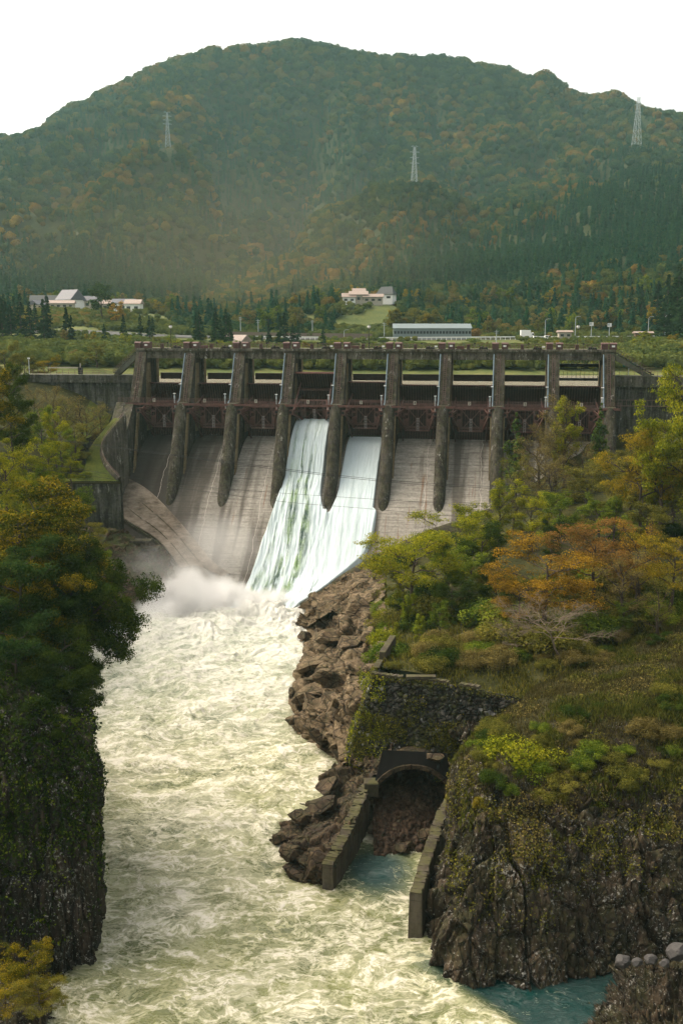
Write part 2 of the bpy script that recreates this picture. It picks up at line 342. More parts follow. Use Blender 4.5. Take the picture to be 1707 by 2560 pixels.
# ------------------------------------------------------------------ tree prototypes
def leaf_quads(C, N, size, r, tone, asp=.6):
    """C centres (n,3), N normals (n,3) -> quad mesh arrays; slightly folded irregular leaves"""
    n = len(C); ref = r.normal(size=(n, 3)); U = np.cross(N, ref); U /= np.linalg.norm(U, axis=1, keepdims=True)+1e-9
    W = np.cross(N, U); s = (size*r.uniform(.6, 1.3, n))[:, None]
    V = np.stack([C-U*s*.5, C-W*s*asp*.5+N*s*.08, C+U*s*.5, C+W*s*asp*.5+N*s*.08], 1).reshape(-1, 3)
    F = np.arange(4*n).reshape(n, 4); return V, F, tone
def unit(a): return a/(np.linalg.norm(a, axis=-1, keepdims=True)+1e-9)
def skeleton(r, H, Rc, base=.25, nl=9, ns=5, nt=4, flat=1., lean=(0, 0), trunk_r=.03, up=.45, top=.85):
    wood = MB(); tips = []
    tp = [Vector((lean[0]*H*f**1.5+r.normal()*.012*H, lean[1]*H*f**1.5+r.normal()*.012*H, H*top*f)) for f in np.linspace(0, 1, 7)]
    tp[0] = Vector((0, 0, -.6)); wood.tube(tp, [trunk_r*H*(1-.8*f) for f in np.linspace(0, 1, 7)], 7)
    def at(f): k = f*6; i = min(int(k), 5); return tp[i].lerp(tp[i+1], k-i)
    for i in range(nl):
        f = base/top+(1-base/top)*(i+.5*r.random())/nl; f = min(f, .98); p0 = at(f); az = i*2.4+r.normal()*.35
        env = Rc*math.sqrt(max(.08, 1-((f*top-(base+.32))/(1.05-base*.6))**2)) if flat < 1.01 else Rc
        ln = env*r.uniform(.72, 1.02); el = up+.5*(f-.4)+r.normal()*.12
        d = Vector((cos(az)*cos(el), sin(az)*cos(el), sin(el)*flat)); pts = [p0]
        for k in range(1, 5):
            q = p0+d*ln*k/4; q.z += .05*ln*(k/4)**2*(1 if flat > .7 else -.2); q += Vector(r.normal(size=3))*ln*.03; pts.append(q)
        wood.tube(pts, [trunk_r*H*.42*(1-.82*k/4)*(1-.45*f) for k in range(5)], 5)
        for j in range(ns):
            g = .3+.7*(j+.6)/ns; k = g*4; a = min(int(k), 3); s0 = pts[a].lerp(pts[a+1], min(1, k-a))
            az2 = az+(1 if j % 2 else -1)*r.uniform(.4, 1.1); el2 = el+r.normal()*.25+.1; l2 = ln*r.uniform(.28, .48)*(1.15-.4*g)
            d2 = Vector((cos(az2)*cos(el2), sin(az2)*cos(el2), sin(el2)*flat)); e2 = s0+d2*l2
            wood.tube([s0, s0+d2*l2*.5+Vector(r.normal(size=3))*l2*.05, e2], [trunk_r*H*.13, trunk_r*H*.09, trunk_r*H*.04], 4, False); tips.append((e2, 1.))
            for q in range(nt):
                d3 = (d2+Vector(r.normal(size=3))*.65).normalized(); d3.z *= flat; s3 = s0+d2*l2*r.uniform(.3, .95); e3 = s3+d3*l2*r.uniform(.4, .7)
                wood.tube([s3, e3], [trunk_r*H*.06, trunk_r*H*.025], 3, False); tips.append((e3, .8))
    return wood, tips
def broadleaf(seed, H=10., Rc=4., leaf=.30, per=42, cr=.75, flatc=.5, **kw):
    r = np.random.default_rng(seed); wood, tips = skeleton(r, H, Rc, **kw); C = []; N = []; T = []
    for (e, w) in tips:
        n = max(6, int(per*w*r.uniform(.6, 1.25))); u = unit(r.normal(size=(n, 3))); rad = r.uniform(.35, 1, (n, 1))**.6
        off = u*rad*np.array([cr, cr, cr*flatc])*r.uniform(.7, 1.25); C.append(np.array(e)+off)
        N.append(unit(u*.5+np.array([0, 0, .75])+r.normal(size=(n, 3))*.45)); T.append(np.clip(r.uniform(.25, .75)+r.normal(size=n)*.16, 0, 1))
    C = np.vstack(C); N = np.vstack(N); T = np.concatenate(T)
    V, F, T = leaf_quads(C, N, leaf, r, T); return wood, V, F, T
def conifer(seed, H=12., Rc=2.6, n=2600, leaf=.55, base=.1, droop=.35, ragged=.25):
    r = np.random.default_rng(seed); wood = MB(); wood.tube([(0, 0, -.5), (0, 0, H*.5), (0, 0, H)], [.02*H, .012*H, .02], 6)
    nb = 90; zf = np.sort(r.uniform(base, 1, nb)); C = []; N = []; T = []
    for f in zf:
        az = r.uniform(0, 2*pi); L = Rc*(1-f)**.8*r.uniform(1-ragged*1.4, 1.1)+.18; z0 = H*f
        m = max(6, int(n/nb*(.35+1.5*L/Rc))); g = r.uniform(.1, 1, m)**.7; x = L*g; sp = .3*L*(1-g*.6)*r.normal(size=m)
        c = np.stack([x*cos(az)-sp*sin(az), x*sin(az)+sp*cos(az), z0-droop*x+r.normal(size=m)*.12+.25*x*x/(L+.1)*.4], 1)
        C.append(c); N.append(unit(np.stack([np.full(m, cos(az)*.5), np.full(m, sin(az)*.5), np.ones(m)], 1)+r.normal(size=(m, 3))*.5))
        T.append(np.clip(r.uniform(.25, .7)+r.normal(size=m)*.15, 0, 1))
        if L > .8: wood.tube([(0, 0, z0), (L*.8*cos(az), L*.8*sin(az), z0-droop*L*.7)], [.04, .015], 3, False)
    V, F, T = leaf_quads(np.vstack(C), np.vstack(N), leaf, r, np.concatenate(T), .55); return wood, V, F, T
def bushmesh(seed, Rb=1.6, H=1.6, n=5200, leaf=.12, clumps=20):
    r = np.random.default_rng(seed); C = []; N = []; T = []; wood = MB()
    for i in range(clumps):
        az = r.uniform(0, 2*pi); rr = Rb*math.sqrt(r.random())*.8; c = np.array([rr*cos(az), rr*sin(az), H*(.25+.6*r.random()*(1-.5*rr/Rb))]); s = Rb*r.uniform(.28, .45)
        m = n//clumps; u = unit(r.normal(size=(m, 3))); C.append(c+u*s*r.uniform(.5, 1, (m, 1))*np.array([1, 1, .8])); N.append(unit(u+np.array([0, 0, .5])+r.normal(size=(m, 3))*.4))
        T.append(np.clip(r.uniform(.25, .75)+r.normal(size=m)*.16, 0, 1)); wood.tube([(0, 0, -.2), tuple(c)], [.05, .02], 3, False)
    V, F, T = leaf_quads(np.vstack(C), np.vstack(N), leaf, r, np.concatenate(T)); return wood, V, F, T
def meshpair(name, data, bark='bark'):
    wood, V, F, T = data; k = 1/np.percentile(V[:, 2], 99.7); V = V*k; wood.v = [tuple(np.array(q)*k) for q in wood.v]
    wm = npmesh(name+'_wood', wood.v, [list(f) for f in wood.f], M[bark])
    lm = npmesh(name+'_leaves', V, F, M['bark'], attrs={'tone': ('FACE', T)}); return wm, lm
PR = {}
PR['round'] = [meshpair('round', broadleaf(s, 10, 4.2, .24, 68, .8, .5)) for s in (1, 2, 3)]
PR['tall'] = [meshpair('tall', broadleaf(s, 12, 3.2, .22, 52, .6, .7, base=.2, nl=12, up=.75)) for s in (4, 5)]
PR['layered'] = [meshpair('layered', broadleaf(s, 8, 5., .16, 66, .72, .32, base=.35, nl=10, ns=6, nt=4, flat=.55, up=.4, top=.8)) for s in (6, 7)]
PR['sparse'] = [meshpair('sparse', broadleaf(s, 11, 3.6, .17, 20, .6, .7, base=.18, nl=12, ns=6, nt=4, up=.6)) for s in (8, 9)]
PR['dense'] = [meshpair('dense', broadleaf(s, 10, 4.8, .20, 95, .8, .45, base=.12, nl=14, ns=6, nt=4, flat=.8, up=.25)) for s in (10, 11)]
PR['bamboo'] = [meshpair('bamboo', broadleaf(s, 9, 2.6, .22, 44, .6, .8, base=.05, nl=16, ns=4, nt=4, up=.8, trunk_r=.012)) for s in (12, 13)]
PR['cedar'] = [meshpair('cedar', conifer(s)) for s in (14, 15, 16)]
PR['pine'] = [meshpair('pine', conifer(s, 11, 3., 3000, .4, .2, -.05, .5)) for s in (17,)]
PR['bush'] = [meshpair('bush', bushmesh(s)) for s in (18, 19, 20)]
PR['midround'] = [meshpair('midround', broadleaf(s, 10, 4.4, .75, 15, 1.1, .6, nl=8, ns=4, nt=3)) for s in (21, 22)]
_w, _ = skeleton(np.random.default_rng(33), 8, 6.5, base=.3, nl=11, ns=9, nt=13, flat=.6, up=.42, top=.6, lean=(-.35, .1), trunk_r=.017)
PR['bare'] = [(npmesh('bare_wood', _w.v, [list(f) for f in _w.f], M['bark_pale']), None)]
CNT = {}
def plant(name, kind, loc, H, wd=1., leaf='green', label=None, cat='tree', group=None, rz=None, proto=None, bark=None, tilt=None):
    """a tree as Empty > trunk, crown; H = wanted height; wd = extra width factor"""
    lst = PR[kind]; k = CNT.get(kind, 0); CNT[kind] = k+1; wm, lm = lst[(k if proto is None else proto) % len(lst)]
    H0 = 6.5 if kind == 'bare' else 1.
    s = H/H0; e = empty(name, loc, random.uniform(0, 6.28) if rz is None else rz, label, cat, group); e.scale = (s*wd, s*wd, s)
    if tilt: e.rotation_euler = (Matrix.Rotation(tilt[1], 3, 'Z') @ Matrix.Rotation(tilt[0], 3, 'Y') @ Matrix.Rotation(random.uniform(0, 6.28), 3, 'Z')).to_euler()
    parts = [('trunk' if kind != 'bush' else 'stems', wm, M[bark] if bark else None)]
    if lm is not None: parts.append(('crown' if kind != 'bush' else 'foliage', lm, L_[leaf]))
    for nm, me, mt in parts:
        o = link(nm, me, e)
        if mt is not None: o.material_slots[0].link = 'OBJECT'; o.material_slots[0].material = mt
    return e
# ------------------------------------------------------------------ camera, sky, sun, haze
cam = bpy.data.cameras.new('camera'); co = bpy.data.objects.new('camera', cam); COL.objects.link(co)
co.location = (0, 0, EYE); co.rotation_euler = (pi/2-TL, 0, 0); cam.sensor_fit = 'VERTICAL'; cam.sensor_height = 36; cam.lens = 36.; cam.clip_start = .5; cam.clip_end = 20000
SC.camera = co
SUN_EL, SUN_AZ = 50, -62      # azimuth from +Y towards +X : soft light from the upper left
w = bpy.data.worlds.new('World'); SC.world = w; w.use_nodes = True; nt = w.node_tree; nt.nodes.clear()
sky = nt.nodes.new('ShaderNodeTexSky'); sky.sky_type = 'NISHITA'; sky.sun_disc = False; sky.sun_elevation = R(SUN_EL); sky.sun_rotation = R(SUN_AZ)
sky.air_density = 1.; sky.dust_density = 6.; sky.ozone_density = 1.; sky.altitude = 100
hs = nt.nodes.new('ShaderNodeHueSaturation'); hs.inputs['Saturation'].default_value = .22; nt.links.new(sky.outputs[0], hs.inputs['Color'])
bg = nt.nodes.new('ShaderNodeBackground'); bg.inputs[1].default_value = .15; ow = nt.nodes.new('ShaderNodeOutputWorld')
tn = nt.nodes.new('ShaderNodeMix'); tn.data_type = 'RGBA'; tn.blend_type = 'MULTIPLY'; tn.inputs[0].default_value = 1; tn.inputs[7].default_value = (1, .95, .88, 1); nt.links.new(hs.outputs[0], tn.inputs[6]); nt.links.new(tn.outputs[2], bg.inputs[0]); nt.links.new(bg.outputs[0], ow.inputs[0])
sl = bpy.data.lights.new('sun', 'SUN'); sl.energy = 1.4; sl.angle = R(60); sl.color = (1, .80, .54); so = bpy.data.objects.new('sun', sl); COL.objects.link(so)
so.rotation_euler = Vector((sin(R(SUN_AZ))*cos(R(SUN_EL)), cos(R(SUN_AZ))*cos(R(SUN_EL)), sin(R(SUN_EL)))).to_track_quat('Z', 'Y').to_euler()
SC.view_settings.view_transform = 'Standard'; SC.view_settings.look = 'None'; SC.view_settings.exposure = 1.25; SC.view_settings.gamma = 1
SC.cycles.max_bounces = 6; SC.cycles.diffuse_bounces = 3; SC.cycles.glossy_bounces = 2; SC.cycles.transmission_bounces = 3; SC.cycles.volume_bounces = 3
SC.cycles.transparent_max_bounces = 8; SC.cycles.use_denoising = True; SC.cycles.volume_step_rate = 2.; SC.cycles.volume_max_steps = 64
t = NT('haze_air'); v = t.n('ShaderNodeVolumePrincipled'); v.inputs['Color'].default_value = (.55, .90, .88, 1); v.inputs['Density'].default_value = .000075; v.inputs['Anisotropy'].default_value = .2
t.t.links.new(v.outputs[0], t.out.inputs['Volume']); hz = MB().b2((-1500, -30, -8), (1500, 2400, 620)).build('haze', t.m); tag(hz, 'thin pale blue haze filling the valley', 'haze', kind='stuff')
# ------------------------------------------------------------------ far valley floor and mountain, rows of (px, py) at growing distance
FAR = [
 (278, [(-900, 945), (853, 940), (2600, 935)], 40.2),
 (300, [(-900, 900), (0, 905), (300, 915), (853, 921), (1500, 921), (2600, 900)], None),
 (345, [(-900, 850), (0, 872), (300, 880), (600, 893), (900, 893), (1200, 893), (1500, 885), (1707, 880), (2600, 850)], None),
 (400, [(-900, 830), (0, 850), (200, 850), (400, 852), (600, 862), (900, 864), (1300, 868), (1500, 866), (1707, 860), (2600, 800)], None),
 (430, [(-900, 820), (0, 835), (200, 835), (400, 845), (570, 848), (700, 850), (950, 852), (1300, 850), (1600, 849), (1707, 845), (2600, 780)], None),
 (445, [(-900, 815), (0, 830), (200, 825), (400, 838), (570, 842), (700, 845), (950, 848), (1300, 849), (1600, 848), (1707, 840), (2600, 770)], None),
 (500, [(-900, 800), (0, 800), (130, 785), (350, 790), (450, 815), (600, 826), (850, 815), (1000, 833), (1300, 838), (1600, 825), (1707, 800), (2600, 730)], None),
 (540, [(-900, 780), (0, 790), (130, 771), (340, 779), (450, 800), (600, 812), (850, 762), (980, 765), (1100, 818), (1300, 820), (1600, 790), (1707, 765), (2600, 690)], None),
 (560, [(-900, 770), (0, 780), (130, 769), (340, 777), (450, 795), (600, 808), (850, 758), (980, 762), (1100, 805), (1300, 800), (1600, 765), (1707, 745), (2600, 650)], None),
 (620, [(-900, 740), (0, 765), (200, 766), (400, 775), (600, 790), (800, 765), (900, 745), (1000, 745), (1200, 745), (1400, 720), (1600, 690), (1707, 680), (2600, 580)], None),
 (750, [(-900, 650), (0, 705), (200, 705), (400, 710), (600, 735), (750, 720), (900, 695), (1000, 665), (1200, 640), (1400, 615), (1600, 600), (1707, 580), (2600, 480)], None),
 (880, [(-900, 560), (0, 620), (200, 620), (400, 615), (560, 670), (700, 680), (850, 630), (950, 560), (1080, 590), (1200, 575), (1400, 540), (1600, 515), (1707, 500), (2600, 380)], None),
 (980, [(-900, 500), (0, 560), (200, 545), (350, 490), (450, 500), (600, 620), (720, 650), (850, 562), (950, 515), (1034, 500), (1100, 518), (1200, 572), (1300, 540), (1500, 500), (1707, 474), (2600, 340)], None),
 (1090, [(-900, 450), (0, 500), (200, 475), (350, 428), (430, 422), (520, 470), (620, 565), (740, 625), (850, 600), (960, 575), (1040, 555), (1160, 590), (1300, 575), (1500, 530), (1707, 495), (2600, 320)], None),
 (1250, [(-900, 420), (0, 440), (200, 420), (350, 415), (450, 425), (600, 510), (740, 590), (850, 520), (1000, 480), (1150, 545), (1300, 480), (1450, 440), (1590, 425), (1707, 415), (2600, 300)], None),
 (1420, [(-900, 400), (0, 385), (200, 345), (350, 290), (450, 270), (630, 385), (755, 492), (850, 410), (1000, 340), (1150, 400), (1300, 350), (1450, 340), (1590, 345), (1707, 345), (2600, 280)], None),
 (1600, [(-900, 440), (0, 366), (100, 330), (170, 294), (250, 248), (350, 207), (430, 172), (520, 137), (600, 123), (700, 118), (780, 129), (870, 154), (950, 166), (1060, 168), (1180, 171), (1300, 192), (1380, 209), (1440, 235), (1540, 257), (1640, 283), (1707, 294), (2100, 377), (2600, 437)], None),
 (1780, [(-900, 480), (0, 420), (350, 270), (600, 190), (870, 205), (1180, 225), (1440, 280), (1707, 340), (2600, 480)], None),
 (2300, [(-900, 640), (0, 600), (600, 430), (1180, 430), (1707, 540), (2600, 660)], None)]
UU = np.linspace(-.85, .95, 721); YR = np.array([r[0] for r in FAR], float); ZR = []
for Y, pts, zc in FAR:
    w3 = np.array([aty(px, py, Y) for px, py in pts]); z = np.interp(UU, w3[:, 0]/Y, w3[:, 2])
    k = 9 if Y > 480 else 5; ker = np.hanning(k+2)[1:-1]; ker /= ker.sum(); z = np.convolve(np.pad(z, k//2, 'edge'), ker, 'valid')
    if zc is not None: z[:] = zc
    ZR.append(z)
ZR = np.array(ZR)
GUL = [[(900, 690), (980, 700), (1090, 718), (1250, 745), (1420, 778), (1560, 810)], [(980, 640), (1090, 610), (1250, 575), (1420, 590), (1560, 640)], [(1050, 1190), (1250, 1135), (1420, 1085), (1560, 1040)], [(1090, 250), (1250, 270), (1420, 330), (1560, 400)], [(1200, 1330), (1420, 1290), (1560, 1230)], [(1050, 880), (1250, 900), (1420, 940), (1560, 920)]]
def gully(x, y):
    px = 853.5+2560*.97*x/y; g = np.zeros(len(x))
    w = fbm(np.stack([x/45, y/45, 0*x+8], 1), 3, 77)
    for i, G in enumerate(GUL):
        G = np.array(G, float); c = np.interp(y, G[:, 0], G[:, 1])+w*26; on = sstep(G[0, 0]-60, G[0, 0]+20, y)*sstep(1590, 1500, y); d = np.abs(px-c)
        g = np.maximum(g, on*np.clip(1-d/(72. if i < 2 else 50.), 0, 1)*(1. if i < 2 else .65))
    return g, w
def far_z(x, y, detail=True):
    x = np.atleast_1d(np.asarray(x, float)); y = np.atleast_1d(np.asarray(y, float)); u = np.clip(x/y, UU[0], UU[-1]); fu = (u-UU[0])/(UU[1]-UU[0]); iu = np.minimum(fu.astype(int), len(UU)-2); fu = fu-iu
    i = np.clip(np.searchsorted(YR, y)-1, 0, len(YR)-2); f = np.clip((y-YR[i])/(YR[i+1]-YR[i]), 0, 1); f = f*.5+.5*f*f*(3-2*f)
    a = ZR[i, iu]*(1-fu)+ZR[i, iu+1]*fu; b = ZR[i+1, iu]*(1-fu)+ZR[i+1, iu+1]*fu; z = a+(b-a)*f
    if detail:
        p = np.stack([x/150, y/190, 0*x], 1); q = fbm(p, 4, 3); rg = 1-np.abs(fbm(np.stack([x/120+q*.5, y/260, 0*x+4], 1), 4, 9))*2.2
        amp = sstep(640, 1000, y)*(1-.75*sstep(1450, 1600, y)); z = z+amp*(rg*44-24+q*20)-gully(x, y)[0]*34+sstep(300, 400, y)*(1-amp)*q*1.2*(np.abs(y-438) > 22)
    return z
Yg = np.r_[np.linspace(278, 640, 110), np.linspace(645, 2300, 250)]; Ug = np.linspace(-.85, .95, 420)
UG, YG = np.meshgrid(Ug, Yg, indexing='ij'); Xg = (UG*YG).ravel(); Yv = YG.ravel(); Zv = far_z(Xg, Yv)
me = npmesh('hills', np.stack([Xg, Yv, Zv], 1), grid_faces(len(Ug), len(Yg)), M['valley'], True)
me.materials.append(M['forestfloor']); ff = np.array(grid_faces(len(Ug), len(Yg))); mi = (Yv[ff].mean(1) > 600).astype(np.int32); me.polygons.foreach_set('material_index', mi)
tag(link('hills', me), 'forested mountain and grassy valley floor behind the dam', 'mountain', kind='structure')
gp = MB(); gp.box((0, 4000, -20), (24000, 24000, 2)); tag(gp.build('ground', M['valley']), 'low ground', 'ground', kind='structure')
# reservoir
t = NT('reservoir_water'); p = t.pos(); nz = t.noise(t.mapping(p, (.3, 1, 1)), .8, 3)
M['reservoir'] = t.fin(t.pbr((.22, .19, .14), .22, t.bump(nz, .3, .05), spec=.6))
rv = npmesh('water', [DW(-190, 1, 41.4)[:2]+(41.4,), DW(190, 1, 41.4)[:2]+(41.4,), (330, 300, 41.4), (-330, 300, 41.4)], [[0, 1, 2, 3]], M['reservoir'])
o = link('water', rv); tag(o, 'calm pale reservoir water held behind the dam gates', 'water', kind='structure')
# ------------------------------------------------------------------ forest: geometry-node instances on points
def lowcrown(seed, conif=False):
    r = np.random.default_rng(seed)
    if conif:
        C = []; N = []; T = []
        for f in np.linspace(.12, .98, 12):
            m = int(6+20*(1-f)); az = r.uniform(0, 2*pi, m); rr = 2.5*(1-f)**.85*r.uniform(.45, 1.05, m)+.1
            C.append(np.stack([rr*np.cos(az), rr*np.sin(az), 12*f-.3*rr+r.normal(size=m)*.2], 1)); N.append(unit(np.stack([np.cos(az), np.sin(az), np.full(m, .9)], 1))); T.append(r.uniform(.2, .8, m))
        V, F, T = leaf_quads(np.vstack(C), np.vstack(N), 1.45, r, np.concatenate(T), .7)
        a = np.linspace(0, 2*pi, 8)[:-1]; cv = np.r_[np.stack([1.7*np.cos(a), 1.7*np.sin(a), np.full(7, .6)], 1), [[0, 0, 11.6]]]; cf = [[i, (i+1) % 7, 7, 7] for i in range(7)]
    else:
        n = 210; u = unit(r.normal(size=(n, 3))); u[:, 2] = np.abs(u[:, 2])*1.0-.25; u = unit(u)
        d = 1+.34*fbm(u*1.7+seed, 3, seed); C = u*np.array([3.5, 3.5, 2.9])*d[:, None]+np.array([0, 0, 4.4]); N = unit(u+r.normal(size=(n, 3))*.55)
        V, F, T = leaf_quads(C, N, 1.35, r, np.clip(.5+.25*r.normal(size=n), 0, 1), .75)
        bm = bmesh.new(); bmesh.ops.create_icosphere(bm, subdivisions=2, radius=1)
        cv = np.array([v.co[:] for v in bm.verts]); dd = 1+.34*fbm(cv*1.7+seed, 3, seed); cv = cv*np.array([3., 3., 2.4])*dd[:, None]+np.array([0, 0, 4.2]); cf = [[v.index for v in f.verts] for f in bm.faces]; bm.free()
        cf = [f+[f[-1]] for f in cf]
    cf = [f[:3] if f[2] == f[3] else f for f in cf]; n0 = len(V)
    allF = [list(map(int, f)) for f in F]+[[i+n0 for i in f] for f in cf]; T = np.r_[T, np.full(len(cf), .35)]
    return npmesh('forest_crown', np.vstack([V, cv]), allF, None, attrs={'tone': ('FACE', T)})
def forestmat(name, stops):
    t = NT(name); rr = t.n('ShaderNodeObjectInfo').outputs['Random']; p = t.pos(); big = t.noise(p, .006, 4, .6); tone = t.attr('tone')
    f = t.math('ADD', t.math('MULTIPLY', rr, .58), t.math('MULTIPLY', t.math('SUBTRACT', big, .5), 1.5)); f = t.math('ADD', f, .17)
    col = t.ramp(f, stops); col = t.mix(t.math('MULTIPLY', t.math('SUBTRACT', tone, .35), .55), col, (.12, .11, .03))
    d = t.n('ShaderNodeBsdfDiffuse'); t.set(d.inputs[0], col); tr = t.n('ShaderNodeBsdfTranslucent'); t.set(tr.inputs[0], col)
    x = t.n('ShaderNodeMixShader'); x.inputs[0].default_value = .25; t.t.links.new(d.outputs[0], x.inputs[1]); t.t.links.new(tr.outputs[0], x.inputs[2]); return t.fin(x)
FM = {'forest_round': forestmat('mixed_forest_leaves', [(0., (.010, .038, .024)), (.32, (.020, .056, .022)), (.50, (.050, .078, .020)), (.66, (.115, .100, .022)), (.79, (.17, .100, .026)), (.89, (.21, .13, .028)), (1., (.36, .24, .04))]),
      'scrub': forestmat('valley_scrub_leaves', [(0., (.050, .080, .024)), (.4, (.10, .125, .032)), (.65, (.13, .15, .035)), (.85, (.20, .18, .045)), (1., (.22, .14, .04))]),
      'forest_conifer': forestmat('cedar_forest_needles', [(0., (.004, .034, .020)), (.5, (.010, .054, .026)), (.85, (.018, .064, .020)), (1., (.022, .060, .018))])}
def gn_forest(name, pts, scl, crown, mat, label):
    crown.materials.append(mat); pro = link(name+'_proto', crown, None, False)
    pm = npmesh(name, pts, [], None, attrs={'sc': ('POINT', scl)}); o = link(name, pm); pm.materials.append(mat)
    ng = bpy.data.node_groups.new(name, 'GeometryNodeTree'); ng.interface.new_socket('Geometry', in_out='INPUT', socket_type='NodeSocketGeometry'); ng.interface.new_socket('Geometry', in_out='OUTPUT', socket_type='NodeSocketGeometry')
    gi = ng.nodes.new('NodeGroupInput'); go = ng.nodes.new('NodeGroupOutput'); ip = ng.nodes.new('GeometryNodeInstanceOnPoints'); oi = ng.nodes.new('GeometryNodeObjectInfo'); oi.inputs['Object'].default_value = pro; oi.inputs['As Instance'].default_value = True
    na = ng.nodes.new('GeometryNodeInputNamedAttribute'); na.data_type = 'FLOAT'; na.inputs['Name'].default_value = 'sc'
    rv = ng.nodes.new('FunctionNodeRandomValue'); rv.data_type = 'FLOAT_VECTOR'; rv.inputs['Min'].default_value = (-.08, -.08, 0); rv.inputs['Max'].default_value = (.08, .08, 6.283)
    L = ng.links.new; L(gi.outputs[0], ip.inputs['Points']); L(oi.outputs['Geometry'], ip.inputs['Instance']); L(na.outputs[0], ip.inputs['Scale']); L(rv.outputs[0], ip.inputs['Rotation']); L(ip.outputs[0], go.inputs[0])
    md = o.modifiers.new('forest', 'NODES'); md.node_group = ng; tag(o, label, 'forest', kind='stuff'); return o
fp = []
for (y0, y1, sp) in ((455, 600, 6.5), (600, 800, 6.2), (800, 1150, 6.4), (1150, 1640, 7.0)):
    ys = np.arange(y0, y1, sp)
    for yy in ys:
        xs = np.arange(-.47*yy-20, .50*yy+30, sp); fp.append(np.stack([xs+rng.uniform(-.48, .48, len(xs))*sp, np.full(len(xs), yy)+rng.uniform(-.48, .48, len(xs))*sp], 1))
fp = np.vstack(fp); fz = far_z(fp[:, 0], fp[:, 1]); fu = fp[:, 0]/fp[:, 1]
nz = fbm(np.stack([fp[:, 0]/90, fp[:, 1]/90, 0*fz], 1), 3, 5)
pc = .97*sstep(980, 800, fp[:, 1]+nz*90)*(sstep(.02, .12, fu+nz*.05)*sstep(640, 680, fp[:, 1])+sstep(-.05, -.12, fu)*.85*sstep(870, 770, fp[:, 1])+.25)
pc = np.maximum(pc, .9*sstep(.18, .26, fu+nz*.06)*sstep(1080, 1000, fp[:, 1])*sstep(610, 660, fp[:, 1]+nz*25)); pc = np.maximum(pc, .06+.5*sstep(.2, .45, nz)*sstep(1200, 1000, fp[:, 1]))
pc = np.where((fp[:, 1] < 640) & (fu < .17), .12, pc); pc = np.where((fu > -.13) & (fu < .03+nz*.04) & (fp[:, 1] < 960), np.minimum(pc, .13), pc); pc = np.maximum(pc, .85*sstep(.35, .75, gully(fp[:, 0], fp[:, 1])[0])*(fp[:, 1] > 900)); n2_ = fbm(np.stack([fp[:, 0]/60, fp[:, 1]/60, 0*fz+5], 1), 3, 55); pc = np.maximum(pc, .8*sstep(.22, .3, n2_)*(fp[:, 1] > 900)*(fp[:, 1] < 1500))
isC = rng.random(len(fp)) < pc; drop = (rng.random(len(fp)) < .04)
def pyl_clear(px, py, Y, rad=11):
    a = aty(px, py, Y); return (fp[:, 0]-a[0])**2+((fp[:, 1]-Y+6)*.6)**2 < rad**2
PYL = [(422, 418, 1090), (1034.5, 497, 980), (1587, 420, 1250)]
for q in PYL: drop |= pyl_clear(*q)
vx = 853.5+2560*.985*fu; near = fp[:, 1] < 604
drop |= near & (vx > 55) & (vx < 440) & (fp[:, 1] < 570); drop |= near & (vx > 120) & (vx < 440) & (fp[:, 1] < 566) & (nz < .12); drop |= near & (vx > 840) & (vx < 990) & (fp[:, 1] < 566); drop |= near & (vx > 968) & (vx < 1195) & (fp[:, 1] < 474); drop |= near & (fp[:, 1] < 470) & (vx > 1190) & (rng.random(len(fp)) < .3)
for k in range(3):
    m = isC & ~drop & (rng.integers(0, 3, len(fp)) == k) if k < 2 else np.zeros(len(fp), bool)
    if k < 2:
        m = isC & ~drop & ((np.arange(len(fp)) % 2) == k); n = int(m.sum())
        gn_forest('forest', np.stack([fp[m, 0], fp[m, 1], fz[m]-.8], 1), rng.uniform(.75, 1.25, n)*(.9 if k else 1), lowcrown(40+k, True), FM['forest_conifer'], ['dark green cedar wood along the foot of the mountain', 'dark green cedar plantation on the lower hill slopes'][k])
    m = ~isC & ~drop & ((np.arange(len(fp)) % 3) == k); n = int(m.sum())
    gn_forest('forest', np.stack([fp[m, 0], fp[m, 1], fz[m]-1.8], 1), rng.uniform(.65, 1.35, n)*np.interp(fp[m, 1], [455, 600, 1000, 1200, 1530, 1580], [.62, .9, 1.05, 1.35, 1.35, 1.7]), lowcrown(50+k), FM['forest_round'], ['autumn coloured broadleaf wood covering the mountain', 'mixed green and rust wood over the mountain flanks', 'mixed broadleaf wood up to the mountain ridge'][k])
sp_pts = []
for yy in np.arange(297, 600, 2.3):
    xs = np.arange(-.46*yy-6, .47*yy+6, 2.3); sp_pts.append(np.stack([xs+rng.uniform(-.5, .5, len(xs))*2.3, np.full(len(xs), yy)+rng.uniform(-.5, .5, len(xs))*2.3], 1))
sp_pts = np.vstack(sp_pts); vx = 853.5+2560*.985*sp_pts[:, 0]/sp_pts[:, 1]; yv = sp_pts[:, 1]; keep = ~((yv > 429) & (yv < 447)) & ~((vx > 60) & (vx < 370) & (yv > 525) & (yv < 562)) & ~((vx > 970) & (vx < 1195) & (yv > 445) & (yv < 462)) & ~((vx > 845) & (vx < 985) & (yv > 536) & (yv < 562))
nn = fbm(np.stack([sp_pts[:, 0]/22, yv/22, 0*yv], 1), 3, 61); keep &= ~((nn > .05) & (yv > 355)); sp_pts = sp_pts[keep]; nn = nn[keep]
